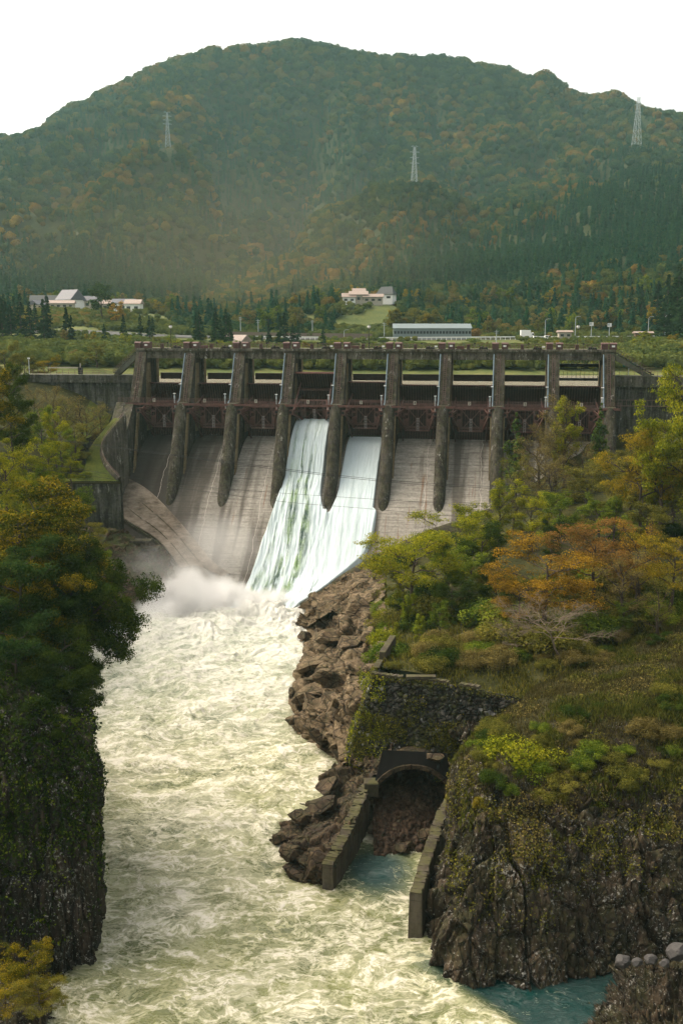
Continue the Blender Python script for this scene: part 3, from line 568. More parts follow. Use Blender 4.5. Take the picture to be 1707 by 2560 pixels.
for k in range(3):
    q_ = sp_pts[k::3]; gn_forest('scrub', np.stack([q_[:, 0], q_[:, 1], far_z(q_[:, 0], q_[:, 1])-.5], 1), rng.uniform(.20, .48, len(q_))*np.where(q_[:, 1] < 350, 1.35, np.where(q_[:, 1] < 440, .75, 1.)), lowcrown(70+k), FM['scrub'], ['low green scrub over the valley floor and road banks', 'yellowish low scrub on the reservoir bank', 'mixed bushes on the terraces behind the dam'][k])
# ------------------------------------------------------------------ pylons
def pylon(px, py, Y, H, label):
    b = aty(px, py, Y); z0 = float(far_z(b[0], Y)[0]); top = aty(px, py, Y)[2]+H; H = top-z0; e = empty('transmission_pylon', (b[0], Y, z0), .22, label, 'pylon', 'lattice pylons on the mountain')
    wd = lambda f: (3.3*(1-f)**1.15+.75)*H/54; rad = .2
    for sx in (-1, 1):
        for sy in (-1, 1):
            m = MB(); m.tube([(sx*wd(f), sy*wd(f), H*f) for f in np.linspace(0, .97, 8)], rad, 4); m.build('leg', M['galv'], e)
    m = MB(); lv = np.linspace(0, .97, 11)
    for a, b2 in zip(lv[:-1], lv[1:]):
        for (p, q) in (((-1, -1), (1, -1)), ((1, -1), (1, 1)), ((1, 1), (-1, 1)), ((-1, 1), (-1, -1))):
            A = lambda s, f: (s[0]*wd(f), s[1]*wd(f), H*f); m.bar(A(p, a), A(q, b2), .14); m.bar(A(q, a), A(p, b2), .14); m.bar(A(p, b2), A(q, b2), .14)
    m.build('bracing', M['galv'], e)
    for f, L in ((.97, 3.2), (.86, 4.6), (.75, 4.2), (.64, 4.6)):
        m = MB()
        for s in (-1, 1): m.bar((s*.6, 0, H*f), (s*L, 0, H*f+.3), .22); m.bar((s*.6, 0, H*f+1.4), (s*L, 0, H*f+.3), .18)
        m.build('cross_arm', M['galv'], e)
    return e
pylon(422, 418, 1090, 54, 'lattice pylon on the mountain spur above the white farmhouses'); pylon(1034.5, 497, 980, 47, 'slim lattice pylon on the central spur above the temple roof'); pylon(1587, 420, 1250, 80, 'tallest lattice pylon high on the slope near the right edge')
# ------------------------------------------------------------------ road, guard rails, valley buildings
def rd(px, Y): x = aty(px, 848, Y)[0]; return (x, Y, float(far_z(x, Y, False)[0]))
rows = []
for Y in (431, 444): rows.append([(p[0], p[1], p[2]+.35) for p in (rd(px, Y) for px in range(-300, 2100, 60))])
ro = npmesh('road', loft(rows, 60, 2), grid_faces(60, 2), M['asphalt']); tag(link('road', ro), 'valley road running behind the dam', 'road', kind='structure')
def guardrail(px0, px1, Y, label, h=1.0):
    n = max(3, int(abs(px1-px0)/12)); P = [rd(px0+(px1-px0)*i/n, Y) for i in range(n+1)]; e = empty('guard_rail', P[0], 0, label, 'guard rail', 'white guard rails along the valley road')
    P = [Vector(p)-Vector(P[0])*0 for p in P]; o0 = Vector(P[0]); m = MB(); m2 = MB()
    for a, b in zip(P[:-1], P[1:]): m.bar(a-o0+Vector((0, 0, h+.3)), b-o0+Vector((0, 0, h+.3)), .12, .42)
    for a in P: m2.box(a-o0+Vector((0, 0, h*.5+.2)), (.18, .18, h+.2))
    m.build('rail', M['white'], e); m2.build('post', M['white'], e)['kind'] = 'stuff'
guardrail(578, 800, 430.5, 'white guard rail above the pale retaining wall behind the left gates'); guardrail(930, 1140, 430.5, 'white guard rail in front of the long metal shed'); guardrail(1140, 1360, 430.2, 'white guard rail between the shed and the white truck'); guardrail(1375, 1672, 430.5, 'white guard rail running off to the right edge')
# pale retaining wall
m = MB(); P = [rd(px, 446) for px in range(570, 960, 30)]
for a, b in zip(P[:-1], P[1:]): m.bar(Vector(a)+Vector((0, 0, .9)), Vector(b)+Vector((0, 0, .9)), .6, 2.6)
tag(m.build('retaining_wall', simple('brown_grey_retaining_wall', (.17, .13, .10), .9, .2, .4)), 'low brown retaining wall behind the valley road', 'retaining wall')
# long snow-shed / metal building
a = rd(984, 452); b = rd(1178, 452); e = empty('long_shed', ((a[0]+b[0])/2, 456, a[2]), math.atan2(-.02, 1), 'long pale blue-grey metal shed with a dark window band beside the road', 'shed')
W_ = (b[0]-a[0]); m = MB(); m.b2((-W_/2, -3, -1), (W_/2, 3, 4.4)); m.build('wall', M['snowshed'], e)
m = MB(); m.add([(-W_/2-.3, -3.6, 4.4), (W_/2+.3, -3.6, 4.4), (W_/2+.3, 3.6, 6.4), (-W_/2-.3, 3.6, 6.4), (-W_/2-.3, 3.6, 4.4), (W_/2+.3, 3.6, 4.4)], [(0, 1, 2, 3), (0, 3, 4), (1, 5, 2), (3, 2, 5, 4), (0, 4, 5, 1)]); m.build('roof', simple('shed_roof_metal', (.13, .165, .175), .7, .1, .3), e)
nw = 24
for i in range(nw):
    x = -W_/2+W_*(i+.5)/nw; m = MB(); m.box((x, -3.03, 2.6), (W_/nw*.72, .08, 1.1)); m.build('window', M['window'], e)
def house(name, px, py, Y, wd, dp, hh, rh, roof, wall, label, rz=0, cat='house', hip=False, zoff=0.):
    p = aty(px, py, Y); z0 = float(far_z(p[0], Y)[0]); z = p[2]+zoff; e = empty(name, (p[0], Y, z), rz, label, cat)
    m = MB(); m.b2((-wd/2, -dp/2, -2), (wd/2, dp/2, hh)); m.build('wall', M[wall], e)
    o = .6; m = MB(); r2 = wd*.22 if hip else 0
    V = [(-wd/2-o, -dp/2-o, hh), (wd/2+o, -dp/2-o, hh), (wd/2+o, dp/2+o, hh), (-wd/2-o, dp/2+o, hh), (-wd/2-o+r2, 0, hh+rh), (wd/2+o-r2, 0, hh+rh)]
    V += [(v[0], v[1], v[2]+.18) for v in V]; m.add(V, [(6, 7, 11, 10), (8, 9, 10, 11), (6, 10, 9), (7, 8, 11), (0, 3, 2, 1), (0, 1, 7, 6), (2, 3, 9, 8), (1, 2, 8, 7), (3, 0, 6, 9)]); m.build('roof', M[roof], e)
    if not hip:
        for s in (-1, 1): m = MB(); m.add([(s*wd/2, -dp/2, hh), (s*wd/2, dp/2, hh), (s*wd/2, 0, hh+rh*.93)], [(0, 1, 2)]); m.build('gable', M[wall], e)
    k = max(2, int(wd/3))
    for i in range(k): m = MB(); m.box((-wd/2+wd*(i+.5)/k, -dp/2-.03, hh*.55), (wd/k*.5, .1, hh*.35)); m.build('window', M['window'], e)
    return e
house('farmhouse', 178, 771, 545, 12, 9, 4.2, 5.2, 'greyroof', 'white', 'large white farmhouse with a steep grey gable roof on the left terrace', R(-38))
house('outbuilding', 157, 772, 532, 12, 5, 2.6, 1.5, 'pinkroof', 'cream', 'low outbuilding with a pale roof in front of the large farmhouse', R(5), 'outbuilding')
house('farmhouse', 213, 772, 548, 13, 7, 4., 2.4, 'greyroof', 'cream', 'grey-roofed annex to the right of the large farmhouse', R(8))
house('farmhouse', 112, 772, 552, 13, 8, 3.6, 3.2, 'darkroof', 'cream', 'dark-roofed low house leftmost on the terrace', R(12))
house('outbuilding', 95, 773, 541, 7, 5, 2.2, 2.2, 'greyroof', 'cream', 'small cream gabled hut beside the dark-roofed house', R(70), 'outbuilding')
house('farmhouse', 275, 777, 550, 13, 7, 3.4, 2., 'pinkroof', 'cream', 'long pinkish-roofed house behind the conifer on the terrace', R(0))
house('farmhouse', 312, 779, 546, 11, 7, 4., 2.4, 'greyroof', 'white', 'white two-storey house with a pale grey roof', R(4))
house('farmhouse', 336, 781, 540, 8, 6, 4.2, 2.2, 'pinkroof', 'white', 'small white house with a pink roof, rightmost on the left terrace', R(-6))
house('villa', 896, 758, 545, 9, 7, 4.2, 1.8, 'pinkroof', 'cream', 'central wing of the cream villa on the wooded terrace', 0)
house('villa', 897, 742, 548, 6, 5, 2.6, 1.6, 'pinkroof', 'cream', 'upper storey block rising over the cream villa', 0)
house('villa', 872, 758, 543, 6.5, 5, 3., 2., 'pinkroof', 'white', 'white left wing of the cream villa', 0)
house('villa', 932, 758, 543, 10, 5, 3., 1.6, 'pinkroof', 'cream', 'long low right wing of the cream villa', 0)
house('temple', 966, 752, 556, 8.5, 7, 3.2, 4., 'darkroof', 'white', 'temple with a high dark curved hip roof behind the villa', R(-20), 'temple', True)
house('storehouse', 592, 866, 415, 9, 7, 1.8, 2.6, 'pinkroof', 'wood', 'brown gabled storehouse peeping over the dam deck', R(-30), 'storehouse')
house('roadside_hut', 1410, 847, 428, 5.2, 3, 2.6, .7, 'pinkroof', 'cream', 'small cream roadside hut with a flat pinkish roof', 0, 'hut')
house('bus_shelter', 1606, 848, 428, 7, 3, 2.4, .6, 'pinkroof', 'wood', 'low brown bus shelter by the rightmost guard rail', 0, 'shelter')
# vehicles on the road
def truck(px, Y, L, H, label, cab=True):
    p = rd(px, Y); e = empty('truck', (p[0], Y, p[2]+.4), 0, label, 'truck')
    m = MB(); m.b2((-L/2, -1.2, .9), (L*.25, 1.2, H)); m.build('cargo_box', M['white'], e, bevel=.05)
    m = MB(); m.b2((L*.25+.15, -1.15, .6), (L/2, 1.15, H*.72)); c = m.build('cab', M['white'], e, bevel=.2)
    m = MB(); m.b2((L*.5-.75, -1.19, H*.42), (L*.5-.1, -1.14, H*.64)); m.build('window', M['window'], c)
    for x in (-L*.33, L*.36):
        m = MB(); m.tube([(x, -1.25, .5), (x, -.9, .5)], .5, 14); m.build('wheel', M['dark'], e)
def van(px, Y, L, H, label):
    p = rd(px, Y); e = empty('van', (p[0], Y, p[2]+.4), 0, label, 'van'); m = MB(); prof = [(-L/2, .4), (L/2, .4), (L/2, H*.5), (L/2-.6, H*.6), (L/2-1.2, H), (-L/2+.1, H)]
    n = len(prof); V = [(x, s, z) for s in (-.85, .85) for x, z in prof]; m.add(V, [tuple(range(n)), tuple(range(2*n-1, n-1, -1))]+[(i, i+n, (i+1) % n+n, (i+1) % n) for i in range(n)]); m.build('body', M['white'], e, bevel=.06)
    for a, b in ((-.4, -.08), (-.02, .3)): q = MB(); q.b2((L*a, -.88, H*.58), (L*b, -.86, H*.88)); q.build('window', M['window'], e)
    for x in (-L*.3, L*.3): q = MB(); q.tube([(x, -.92, .38), (x, -.6, .38)], .36, 12); q.build('wheel', M['dark'], e)
truck(1316, 434, 5.4, 3.6, 'white box truck standing on the valley road'); van(1340, 425, 2.8, 1.5, 'small white van just right of the white truck'); van(1369, 425, 3., 1.7, 'white van parked left of the cream roadside hut')
# utility poles and lamps along the road
def rpole(px, Y, H, kind, label):
    p = rd(px, Y); e = empty('utility_pole' if kind == 0 else 'street_lamp' if kind == 1 else 'road_sign', (p[0], Y, p[2]), 0, label, ['utility pole', 'street lamp', 'road sign'][kind]); m = MB(); m.tube([(0, 0, -1), (0, 0, H)], [.17, .11], 6); m.build('pole', M['galv'], e)
    if kind == 0: m = MB(); m.bar((-.9, 0, H-.5), (.9, 0, H-.5), .14); m.bar((-.7, 0, H-1.2), (.7, 0, H-1.2), .12); m.build('cross_arm', M['galv'], e)
    elif kind == 1: m = MB(); m.tube([(0, 0, H), (.3, 0, H+.5), (1.4, 0, H+.7)], .08, 5); m.build('arm', M['galv'], e); m = MB(); m.box((1.7, 0, H+.66), (.8, .3, .16)); m.build('lamp_head', M['galv'], e)
    else: m = MB(); m.box((0, -.12, H-.6), (1.7, .1, 1.5)); m.build('sign_panel', M['white'], e); m = MB(); m.box((-.5, -.2, H-.4), (.9, .25, .8)); m.build('side_panel', M['galv'], e)
rpole(602, 448, 8.5, 0, 'leftmost grey utility pole behind the pale road wall'); rpole(646, 448, 7.5, 0, 'grey utility pole second from left behind the road wall'); rpole(781, 450, 7.5, 0, 'grey utility pole behind the road, above the gates with no water'); rpole(860, 440, 3.4, 1, 'short road lamp between the utility poles'); rpole(960, 448, 7., 0, 'utility pole just left of the long metal shed')
rpole(1361, 440, 8, 1, 'curved road lamp just right of the white truck'); rpole(1436, 440, 9, 1, 'tall curved road lamp above the roadside hut'); rpole(1476, 438, 7, 2, 'blue-white traffic sign on a post right of the roadside hut'); rpole(1521, 438, 6.6, 2, 'large white double traffic sign on a post'); rpole(1618, 440, 8.6, 1, 'road lamp by the bus shelter'); rpole(1660, 440, 9., 1, 'rightmost road lamp near the cedar wood'); rpole(1240, 418, 5, 0, 'thin pole above the dam deck in front of the road')
# ------------------------------------------------------------------ single trees and shrubs of the valley
def mid(px, py, Y, hp, kind, leaf, label, wd=1., name=None, cat='tree', grp=None):
    """base at pixel row py when seen from the road side; hp = height in metres"""
    x = aty(px, py, Y)[0]; z = float(far_z(x, Y)[0]); nm = name or {'cedar': 'cedar_tree', 'bush': 'shrub'}.get(kind, 'broadleaf_tree')
    return plant(nm, kind, (x, Y, z-.2), hp, wd, leaf, label, cat, grp)
G1 = 'dark cedars in the valley behind the left abutment'
for px, Y, h, k in ((8, 400, 17, 0), (30, 402, 14, 1), (55, 398, 18, 2), (78, 405, 15, 0), (112, 400, 16, 1), (122, 408, 17, 2), (92, 440, 12, 0), (40, 445, 15, 1), (15, 450, 16, 2), (168, 396, 13, 0), (180, 400, 10, 1), (262, 372, 8, 2), (310, 430, 9, 0), (352, 430, 9.5, 1), (375, 428, 9, 2), (383, 440, 8, 0)):
    mid(px, 850, Y, h, 'cedar', 'cedar', 'dark green pointed cedar in the grove behind the left abutment wall', grp=G1)
G2 = 'dark cedars by the road above the dam deck'
for px, Y, h in ((492, 405, 11), (500, 415, 13), (540, 412, 14), (552, 404, 11), (566, 408, 14), (575, 402, 12), (672, 402, 9), (700, 404, 12), (712, 400, 13), (732, 402, 9), (745, 404, 10), (808, 400, 8), (656, 398, 5), (636, 398, 4.5)):
    mid(px, 860, Y, h, 'cedar', 'cedar', 'dark cedar rising just above the dam deck line', grp=G2)
rr = random.Random(4)
for px, Y, h, lf, lb in ((255, 480, 18, 'teal', 'tall dark conifer-like tree in front of the left farmhouses'), (292, 470, 11, 'orange', 'rusty orange round tree right of the dark tall tree on the left terrace'), (52, 420, 9, 'yellow', 'bright yellow tree among the left cedars'), (66, 424, 8, 'yellow', 'second smaller bright yellow tree among the left cedars')):
    mid(px, 800, Y, h, 'tall' if h < 10 else 'midround', lf, lb)
G3 = 'round trees on the valley bank behind the dam'
spec = [('olive', 'olive round tree on the green bank behind the dam'), ('green', 'green round tree on the bank behind the dam'), ('brown', 'brownish round tree on the bank behind the dam'), ('yellow', 'yellowed round tree on the bank behind the dam'), ('ygreen', 'yellow-green round tree on the bank behind the dam')]
for i in range(100):
    px = -40+i*18.3+rr.uniform(-9, 9); Y = rr.choice([302, 312, 326, 345, 365, 385]); k = rr.choice([0, 0, 1, 2, 3, 4]); h = rr.uniform(3.5, 6.) if Y > 330 else rr.uniform(3., 4.5)
    if 340 < px < 1540 and Y > 350: h = min(h, 3.4)
    mid(px, 900, Y, h, 'midround', spec[k][0], spec[k][1], rr.uniform(1., 1.5), grp=G3+' '+spec[k][0])
G4 = 'bushes on the slope above the dam deck'
for i in range(60):
    px = 250+i*24+rr.uniform(-12, 12); Y = rr.choice([395, 405, 412, 420]); k = rr.choice([0, 1, 1, 4]); mid(px, 870, Y, rr.uniform(1.2, 2.4), 'bush', spec[k][0], 'low %s bush on the slope between dam deck and road' % {'olive': 'olive', 'green': 'green', 'ygreen': 'yellow-green'}[spec[k][0]], rr.uniform(1.2, 1.9), grp=G4+' '+spec[k][0])
G5 = 'trees at the foot of the forested hill'
for i in range(85):
    px = rr.uniform(-30, 1740)
    Y = rr.choice([468, 500, 515, 575, 590]) if not (980 < px < 1200) else rr.choice([478, 500, 590])
    if 40 < px < 460: Y = rr.choice([575, 588, 600])
    if 845 < px < 985: Y = rr.choice([575, 585, 492])
    h = rr.uniform(7, 13)
    if 845 < px < 985 and Y < 500: h = 2.4
    if 370 < px < 620 and Y < 520: h *= .7
    k = rr.choice([0, 0, 1, 2, 2, 3]); mid(px, 800, Y, h, 'midround', spec[k][0], {'olive': 'olive tree at the foot of the forested hill', 'green': 'green tree at the foot of the forested hill', 'brown': 'brown-olive tree at the foot of the forested hill', 'yellow': 'golden tree at the foot of the forested hill'}[spec[k][0]], rr.uniform(.9, 1.3), grp=G5+' '+spec[k][0])
for px, Y, h in ((1640, 470, 22), (1665, 455, 26), (1690, 440, 30), (1705, 425, 26), (1660, 420, 18), (1720, 400, 28), (1600, 520, 18), (1575, 530, 16), (1530, 520, 16), (1480, 530, 15), (1500, 515, 13)):
    mid(px, 800, Y, h, 'cedar', 'cedar', 'tall dark cedar beyond the right end of the dam', grp='tall cedars beyond the right end of the dam')
# ------------------------------------------------------------------ the dam (local frame: x along the axis, y upstream, z up)
dam = empty('dam', (0, Y0, 0), -TH, 'old weathered concrete gravity dam with nine rusty radial gates and a spillway', 'dam')
def D(s, t, z): return (s, -t, z)
OG = [(-9, 24), (-6, 27.6), (-4, 29.2), (-1, 29.9), (2, 29.2), (5, 27.9), (9, 25.4), (13, 22.4), (17, 19.1), (21, 15.2), (25, 11.), (29, 7), (33, 3.8), (38, 1.2), (44, -.2), (50, -1.5)]
_og = resample([(a, b, 0) for a, b in OG], 200); 
def ogz(t): return np.interp(t, _og[:, 0], _og[:, 1])
def hit(px, py, lift=0.):
    prev = None
    for t in np.arange(-2, 50, .25):
        s, z = att(px, py, t); g = z-(float(ogz(t))+lift)
        if prev is not None and prev*g <= 0 and t > 0: return s, t, float(ogz(t))
        prev = g
    s, z = att(px, py, 38.); return s, 38., float(ogz(38.))
RIM = [hit(*p) for p in ((1290, 1255), (1200, 1285), (1120, 1312), (1051, 1337), (943, 1388), (860, 1437), (800, 1478), (742, 1516))]
CRE = [hit(*p) for p in ((318, 1192), (378, 1228), (450, 1300), (530, 1398), (578, 1432))]
print('RIM', [tuple(round(v, 1) for v in r) for r in RIM]); print('CRE', [tuple(round(v, 1) for v in r) for r in CRE])
rs = np.array([r[0] for r in RIM])[::-1]; rt = np.array([r[1] for r in RIM])[::-1]
def tend(s): return np.where(s < rs[0], 46., np.interp(s, rs, rt))
ns_, nt_ = 330, 150; S = np.linspace(-49., 57.4, ns_); V = []
for s in S:
    te = float(tend(s)); tt = np.linspace(-8, te, nt_); V.append(np.stack([np.full(nt_, s), -tt, ogz(tt)], 1))
V = np.vstack(V); link('spillway', npmesh('spillway', V, grid_faces(ns_, nt_), M['spill'], True), dam)
# left curved apron
def Dst(px, py, t): s, z = att(px, py, t); return (s, -t, z)
lerp_ = lambda a, b, f: tuple(np.array(a)*(1-f)+np.array(b)*f)
crease = [D(a, b, c-.3) for a, b, c in CRE]
outer = [Dst(297, 1224, 15), Dst(296, 1285, 21), Dst(387, 1347, 25.5), Dst(436, 1400, 29), Dst(490, 1484, 33)]
mid_ = [tuple((np.array(a)*.5+np.array(b)*.5)+np.array([0, 0, k])) for a, b, k in zip(crease, outer, (.3, .2, -.3, -.5, -.3))]
P = loft([crease, mid_, outer], 80, 40, True, True); a = link('left_apron', npmesh('left_apron', P, grid_faces(80, 40), M['apron'], True), dam)
sm = a.modifiers.new('thickness', 'SOLIDIFY'); sm.thickness = 1.6; sm.offset = 0
for f in (.33, .68):
    q = resample([lerp_(a, b, f) for a, b in zip(crease, outer)], 30); m = MB()
    for i in range(29):
        if i % 7 != 3: m.bar(q[i]+np.array([0, -.9, .35]), q[i+1]+np.array([0, -.9, .3]), .08)
    m.build('joint_strip', M['coping'], dam)
lip = MB(); q = resample(outer, 40)
for i in range(39): lip.bar(q[i]+np.array([-.2, -.25, -.1]), q[i+1]+np.array([-.2, -.25, -.1]), 1.0, .8)
lip.build('apron_lip', M['coping'], dam)
# right rim : curb along the chute edge with a battered outer wall
q = resample([D(s, t, z) for s, t, z in RIM], 60); m = MB()
rows = [[tuple(p+np.array(o)) for p in q] for o in ((-.1, .1, -.9), (0, .05, .55), (.75, -.45, .6), (1.1, -1.5, -1.), (2.0, -3.0, -4.5))]
P = loft(rows, 60, 14, False); link('training_wall', npmesh('training_wall', P, grid_faces(60, 14), M['coping']), dam)
# piers
PC = [-46.7+11.7*k for k in range(10)]
def tf(z): return float(np.interp(z, [0, 8, 17, 19.5, 37.7], [23, 22, 19.6, 18.2, 9.9]))
def lower_pier(k):
    m = MB(); zs = [38.0, 37.7, 34, 30, 26, 22, 19, 16.5, 12]; n = 9; rows = []
    for z in zs:
        f = tf(z)-.15*(z > 37.8); o = [(1.25, 6.), (1.25, -(f-1.25))]+[(1.25*cos(a), -(f-1.25)-1.25*sin(a)) for a in np.linspace(0, pi, n)[1:-1]]+[(-1.25, -(f-1.25)), (-1.25, 6.)]
        rows.append([(x, y, z) for x, y in o])
    L = len(rows[0]); vs = [p for r in rows for p in r]; fs = [(i*L+j, i*L+(j+1) % L, (i+1)*L+(j+1) % L, (i+1)*L+j) for i in range(len(zs)-1) for j in range(L)]; fs.append(tuple(range(L)))
    return m.add(vs, fs)
def shell(m, ox): m.v = [(x+ox, y, z) for x, y, z in m.v]; return m
for k, pc in enumerate(PC):
    lw = lower_pier(k)
    if k == 0:   # the end pier runs on down as a sloping side wall
        lw = MB(); lw.prism([(6, 38), (-9.9, 37.7), (-13.5, 33.5), (-17, 29.4), (-21.5, 23.8), (-22, 12), (6, 12)], -1.15, .9); lw.prism([(-9.6, 38.1), (-15.2, 32.), (-15.2, 31), (-9.6, 36.8)], -3.2, -1.2)
    p = shell(lw, pc).build('pier', M['pier'], dam)
    u = MB(); u.prism([(2.0, 37.9), (2.0, 49.3), (-1.0, 49.3), (-6.6, 37.9)], -1.25, 1.25); u.prism([(5.2, 30), (5.2, 49.), (1.9, 49.), (1.9, 30)], -.75, .75); u.prism([(7.4, 30), (7.4, 49.), (5.2, 49.), (5.2, 30)], -1.25, 1.25)
    shell(u, pc).build('pier_tower', M['pier'], p)
    for sx in (-1, 1):
        u = MB(); u.prism([(1.2, 31), (1.2, 46.6), (-1.1, 46.6), (-2.6, 37.9), (-2.6, 31)], sx*1.255, sx*1.32); u.prism([(7.2, 41.6), (7.2, 47.3), (5.5, 47.3), (5.5, 41.6)], sx*1.255, sx*1.32); shell(u, pc).build('side_strip', M['pier_pale'], p)
    # access rungs on the sloping front
    fr = lambda z: -(1.0+5.6*(49.3-z)/11.4)-.06
    u = MB()
    for x in (-.28, .28): u.bar((x, fr(38.2), 38.2), (x, fr(49), 49), .07)
    for z in np.arange(38.6, 49, .45): u.bar((-.28, fr(z)-.02, z), (.28, fr(z)-.02, z), .06)
    shell(u, pc).build('ladder', M['railing'], p)
    if k > 0:
        u = MB(); u.tube([(-1.15, -.9, 49.0), (-1.15, fr(48.5)-.1, 48.5), (-1.15, fr(38.6)-.1, 38.6), (-1.2, -8.6, 37.6)], .13, 6); shell(u, pc).build('drain_pipe', M['bluepipe'], p)
        u = MB(); u.tube([(-1.7, -7.8, 36.6), (-1.7, -8.3, 38.2), (-1.7, -8.3, 39.9)], .12, 6); u.box((-1.7, -8.3, 39.2), (.3, .3, .6)); shell(u, pc).build('lamp_post', M['galv'], p); u = MB(); u.box((-1.7, -8.3, 40.05), (.5, .4, .16)); shell(u, pc).build('floodlight', M['white'], p); u = MB(); u.box((-1.35, fr(42)-.3, 42), (.55, .35, .2)); shell(u, pc).build('floodlight', M['white'], p)
    for sx in (-1, 1):
        if (k == 0 and sx < 0) or (k == 9 and sx > 0): continue
        u = MB(); u.box((sx*1.62, -8.2, 36.2), (.95, 1.4, 1.05)); u.box((sx*1.62, -8.95, 36.2), (1.1, .12, 1.15)); b = shell(u, pc).build('trunnion_block', M['rust2'], p)
        u = MB(); u.tube([(sx*1.62, -8.9, 36.2), (sx*1.62, -9.05, 36.2)], .3, 14); shell(u, pc).build('bearing_hole_disc', M['dark'], b)  # solid dark disc stands in for the shade inside the bearing hole
        if sx > 0 or k > 6: u = MB(); u.prism([(-7.8, 35.7), (-9.0, 35.7), (-13., 22.0), (-11.8, 22.0)], sx*1.25, sx*1.55); shell(u, pc).build('corner_rib', M['pier_pale'], p)
# radial gates
def gate(k, opening=0.):
    sc = (PC[k]+PC[k+1])/2; hw = 4.55; tz, tt = 36.2, 8.; Rg = 10.3
    g = empty('gate', (sc, -tt, tz)); g.parent = dam; g.rotation_euler = (R(opening), 0, 0)
    a0, a1 = math.asin((29.85-tz)/Rg), math.asin(5.6/Rg); A = np.linspace(a0, a1, 15)
    V = []; F = []
    for j, x in enumerate((-hw, hw)):
        for rr_ in (Rg, Rg+.12):
            for a in A: V.append((x, rr_*cos(a), rr_*sin(a)))
    n = 15; idx = lambda j, r_, i: (j*2+r_)*n+i
    for i in range(n-1): F += [(idx(0, 0, i), idx(0, 0, i+1), idx(1, 0, i+1), idx(1, 0, i)), (idx(0, 1, i), idx(1, 1, i), idx(1, 1, i+1), idx(0, 1, i+1))]
    F += [(idx(0, 0, n-1), idx(0, 1, n-1), idx(1, 1, n-1), idx(1, 0, n-1)), (idx(0, 0, 0), idx(1, 0, 0), idx(1, 1, 0), idx(0, 1, 0))]
    m = MB(); m.add(V, F); sk = m.build('skin_plate', M['rust'], g)
    m = MB()
    for i in range(16):
        x = -hw+.2+(2*hw-.4)*i/15; vs = []; 
        for a in A: vs += [(x-.06, (Rg)*cos(a), Rg*sin(a)), (x+.06, Rg*cos(a), Rg*sin(a)), (x+.06, (Rg-.38)*cos(a), (Rg-.38)*sin(a)), (x-.06, (Rg-.38)*cos(a), (Rg-.38)*sin(a))]
        fs = [(q_*4+c, q_*4+(c+1) % 4, q_*4+4+(c+1) % 4, q_*4+4+c) for q_ in range(n-1) for c in range(4)]+[(0, 1, 2, 3), (n*4-4, n*4-1, n*4-2, n*4-3)]
        m.add(vs, fs)
    m.build('rib', M['rib'], sk); m = MB(); m.box((0, (Rg-.25)*cos(a1), Rg*sin(a1)+.12), (2*hw, .8, .22)); m.build('top_beam', M['rust2'], sk)
    # girders across, vertical posts with openings, cross braces
    for a in (R(-24), R(8)): m = MB(); m.box((0, (Rg-.9)*cos(a), (Rg-.9)*sin(a)), (2*hw-.3, .5, .55)); m.build('girder', M['rust2'], g)
    yb = 4.6                                                    # truss plane, nearer the trunnions
    for sx in (-1, 1):
        m = MB(); x = sx*2.55
        for z0, z1 in ((.45, .75), (-.75, -.3), (-1.95, -1.5), (-3.5, -2.9)): m.b2((x-.5, yb, z0), (x+.5, yb+.3, z1))
        for s2 in (-1, 1): m.b2((x+s2*.5-.13, yb+.003, -3.5), (x+s2*.5+.13, yb+.297, .75))
        m.b2((x-.45, yb+.02, -2.9), (x+.45, yb+.25, -1.95)); m.build('arm_post', M['rust2'], g)
        m = MB(); tr = (sx*3.9, 0., 0.)
        for a in (.3, -.05, -.42, -.78): m.bar(tr, (sx*(3.6-.3*abs(a)), (Rg-.5)*cos(a), (Rg-.5)*sin(a)), .26, .3)
        m.bar(tr, (x+sx*.4, yb, .7), .2, .3); m.bar(tr, (x+sx*.3, yb, -1.6), .18, .25); m.bar((sx*3.95, -.2, -.25), (sx*2.6, yb-.1, -4.1), .3, .45)
        m.bar((sx*3.9, 2, .5), (sx*3.3, 5.5, -1.5), .12); m.bar((sx*3.9, 2, -.8), (sx*3.3, 5.5, .3), .12); m.build('arm', M['rust2'], g)
    m = MB(); m.bar((-2.7, yb-.1, -4.1), (2.7, yb-.1, -4.1), .45, .4, (0, 0, 1)); m.build('tie_beam', M['rust2'], g); m = MB(); m.b2((-2.5, yb+.02, .5), (2.5, yb+.28, .74)); m.build('tie_beam', M['rust2'], g)
    m = MB()
    for sx in (-1, 1): m.bar((sx*2., yb+.1, .5), (sx*.1, yb+.1, -1.7), .2); m.bar((sx*2., yb+.1, -3.8), (sx*.1, yb+.1, -1.7), .2)
    m.bar((0, yb+.1, .6), (0, yb+.1, -1.7), .16); m.build('cross_brace', M['rust2'], g)
    m = MB()
    for x in (-.22, .22): m.bar((x+.05, yb-.3, -4.2), (x+.05, yb-.3, -1.3), .08)
    for z in np.arange(-4, -1.3, .36): m.bar((-.17, yb-.3, z), (.27, yb-.3, z), .07)
    m.build('ladder', simple('pale_ladder', (.38, .32, .30), .6, .1) if 'pl' not in M else M['pl'], g); M['pl'] = bpy.data.materials['pale_ladder']
    return g
for k in range(9): gate(k, {3: 21., 4: 4.}.get(k, 0.))
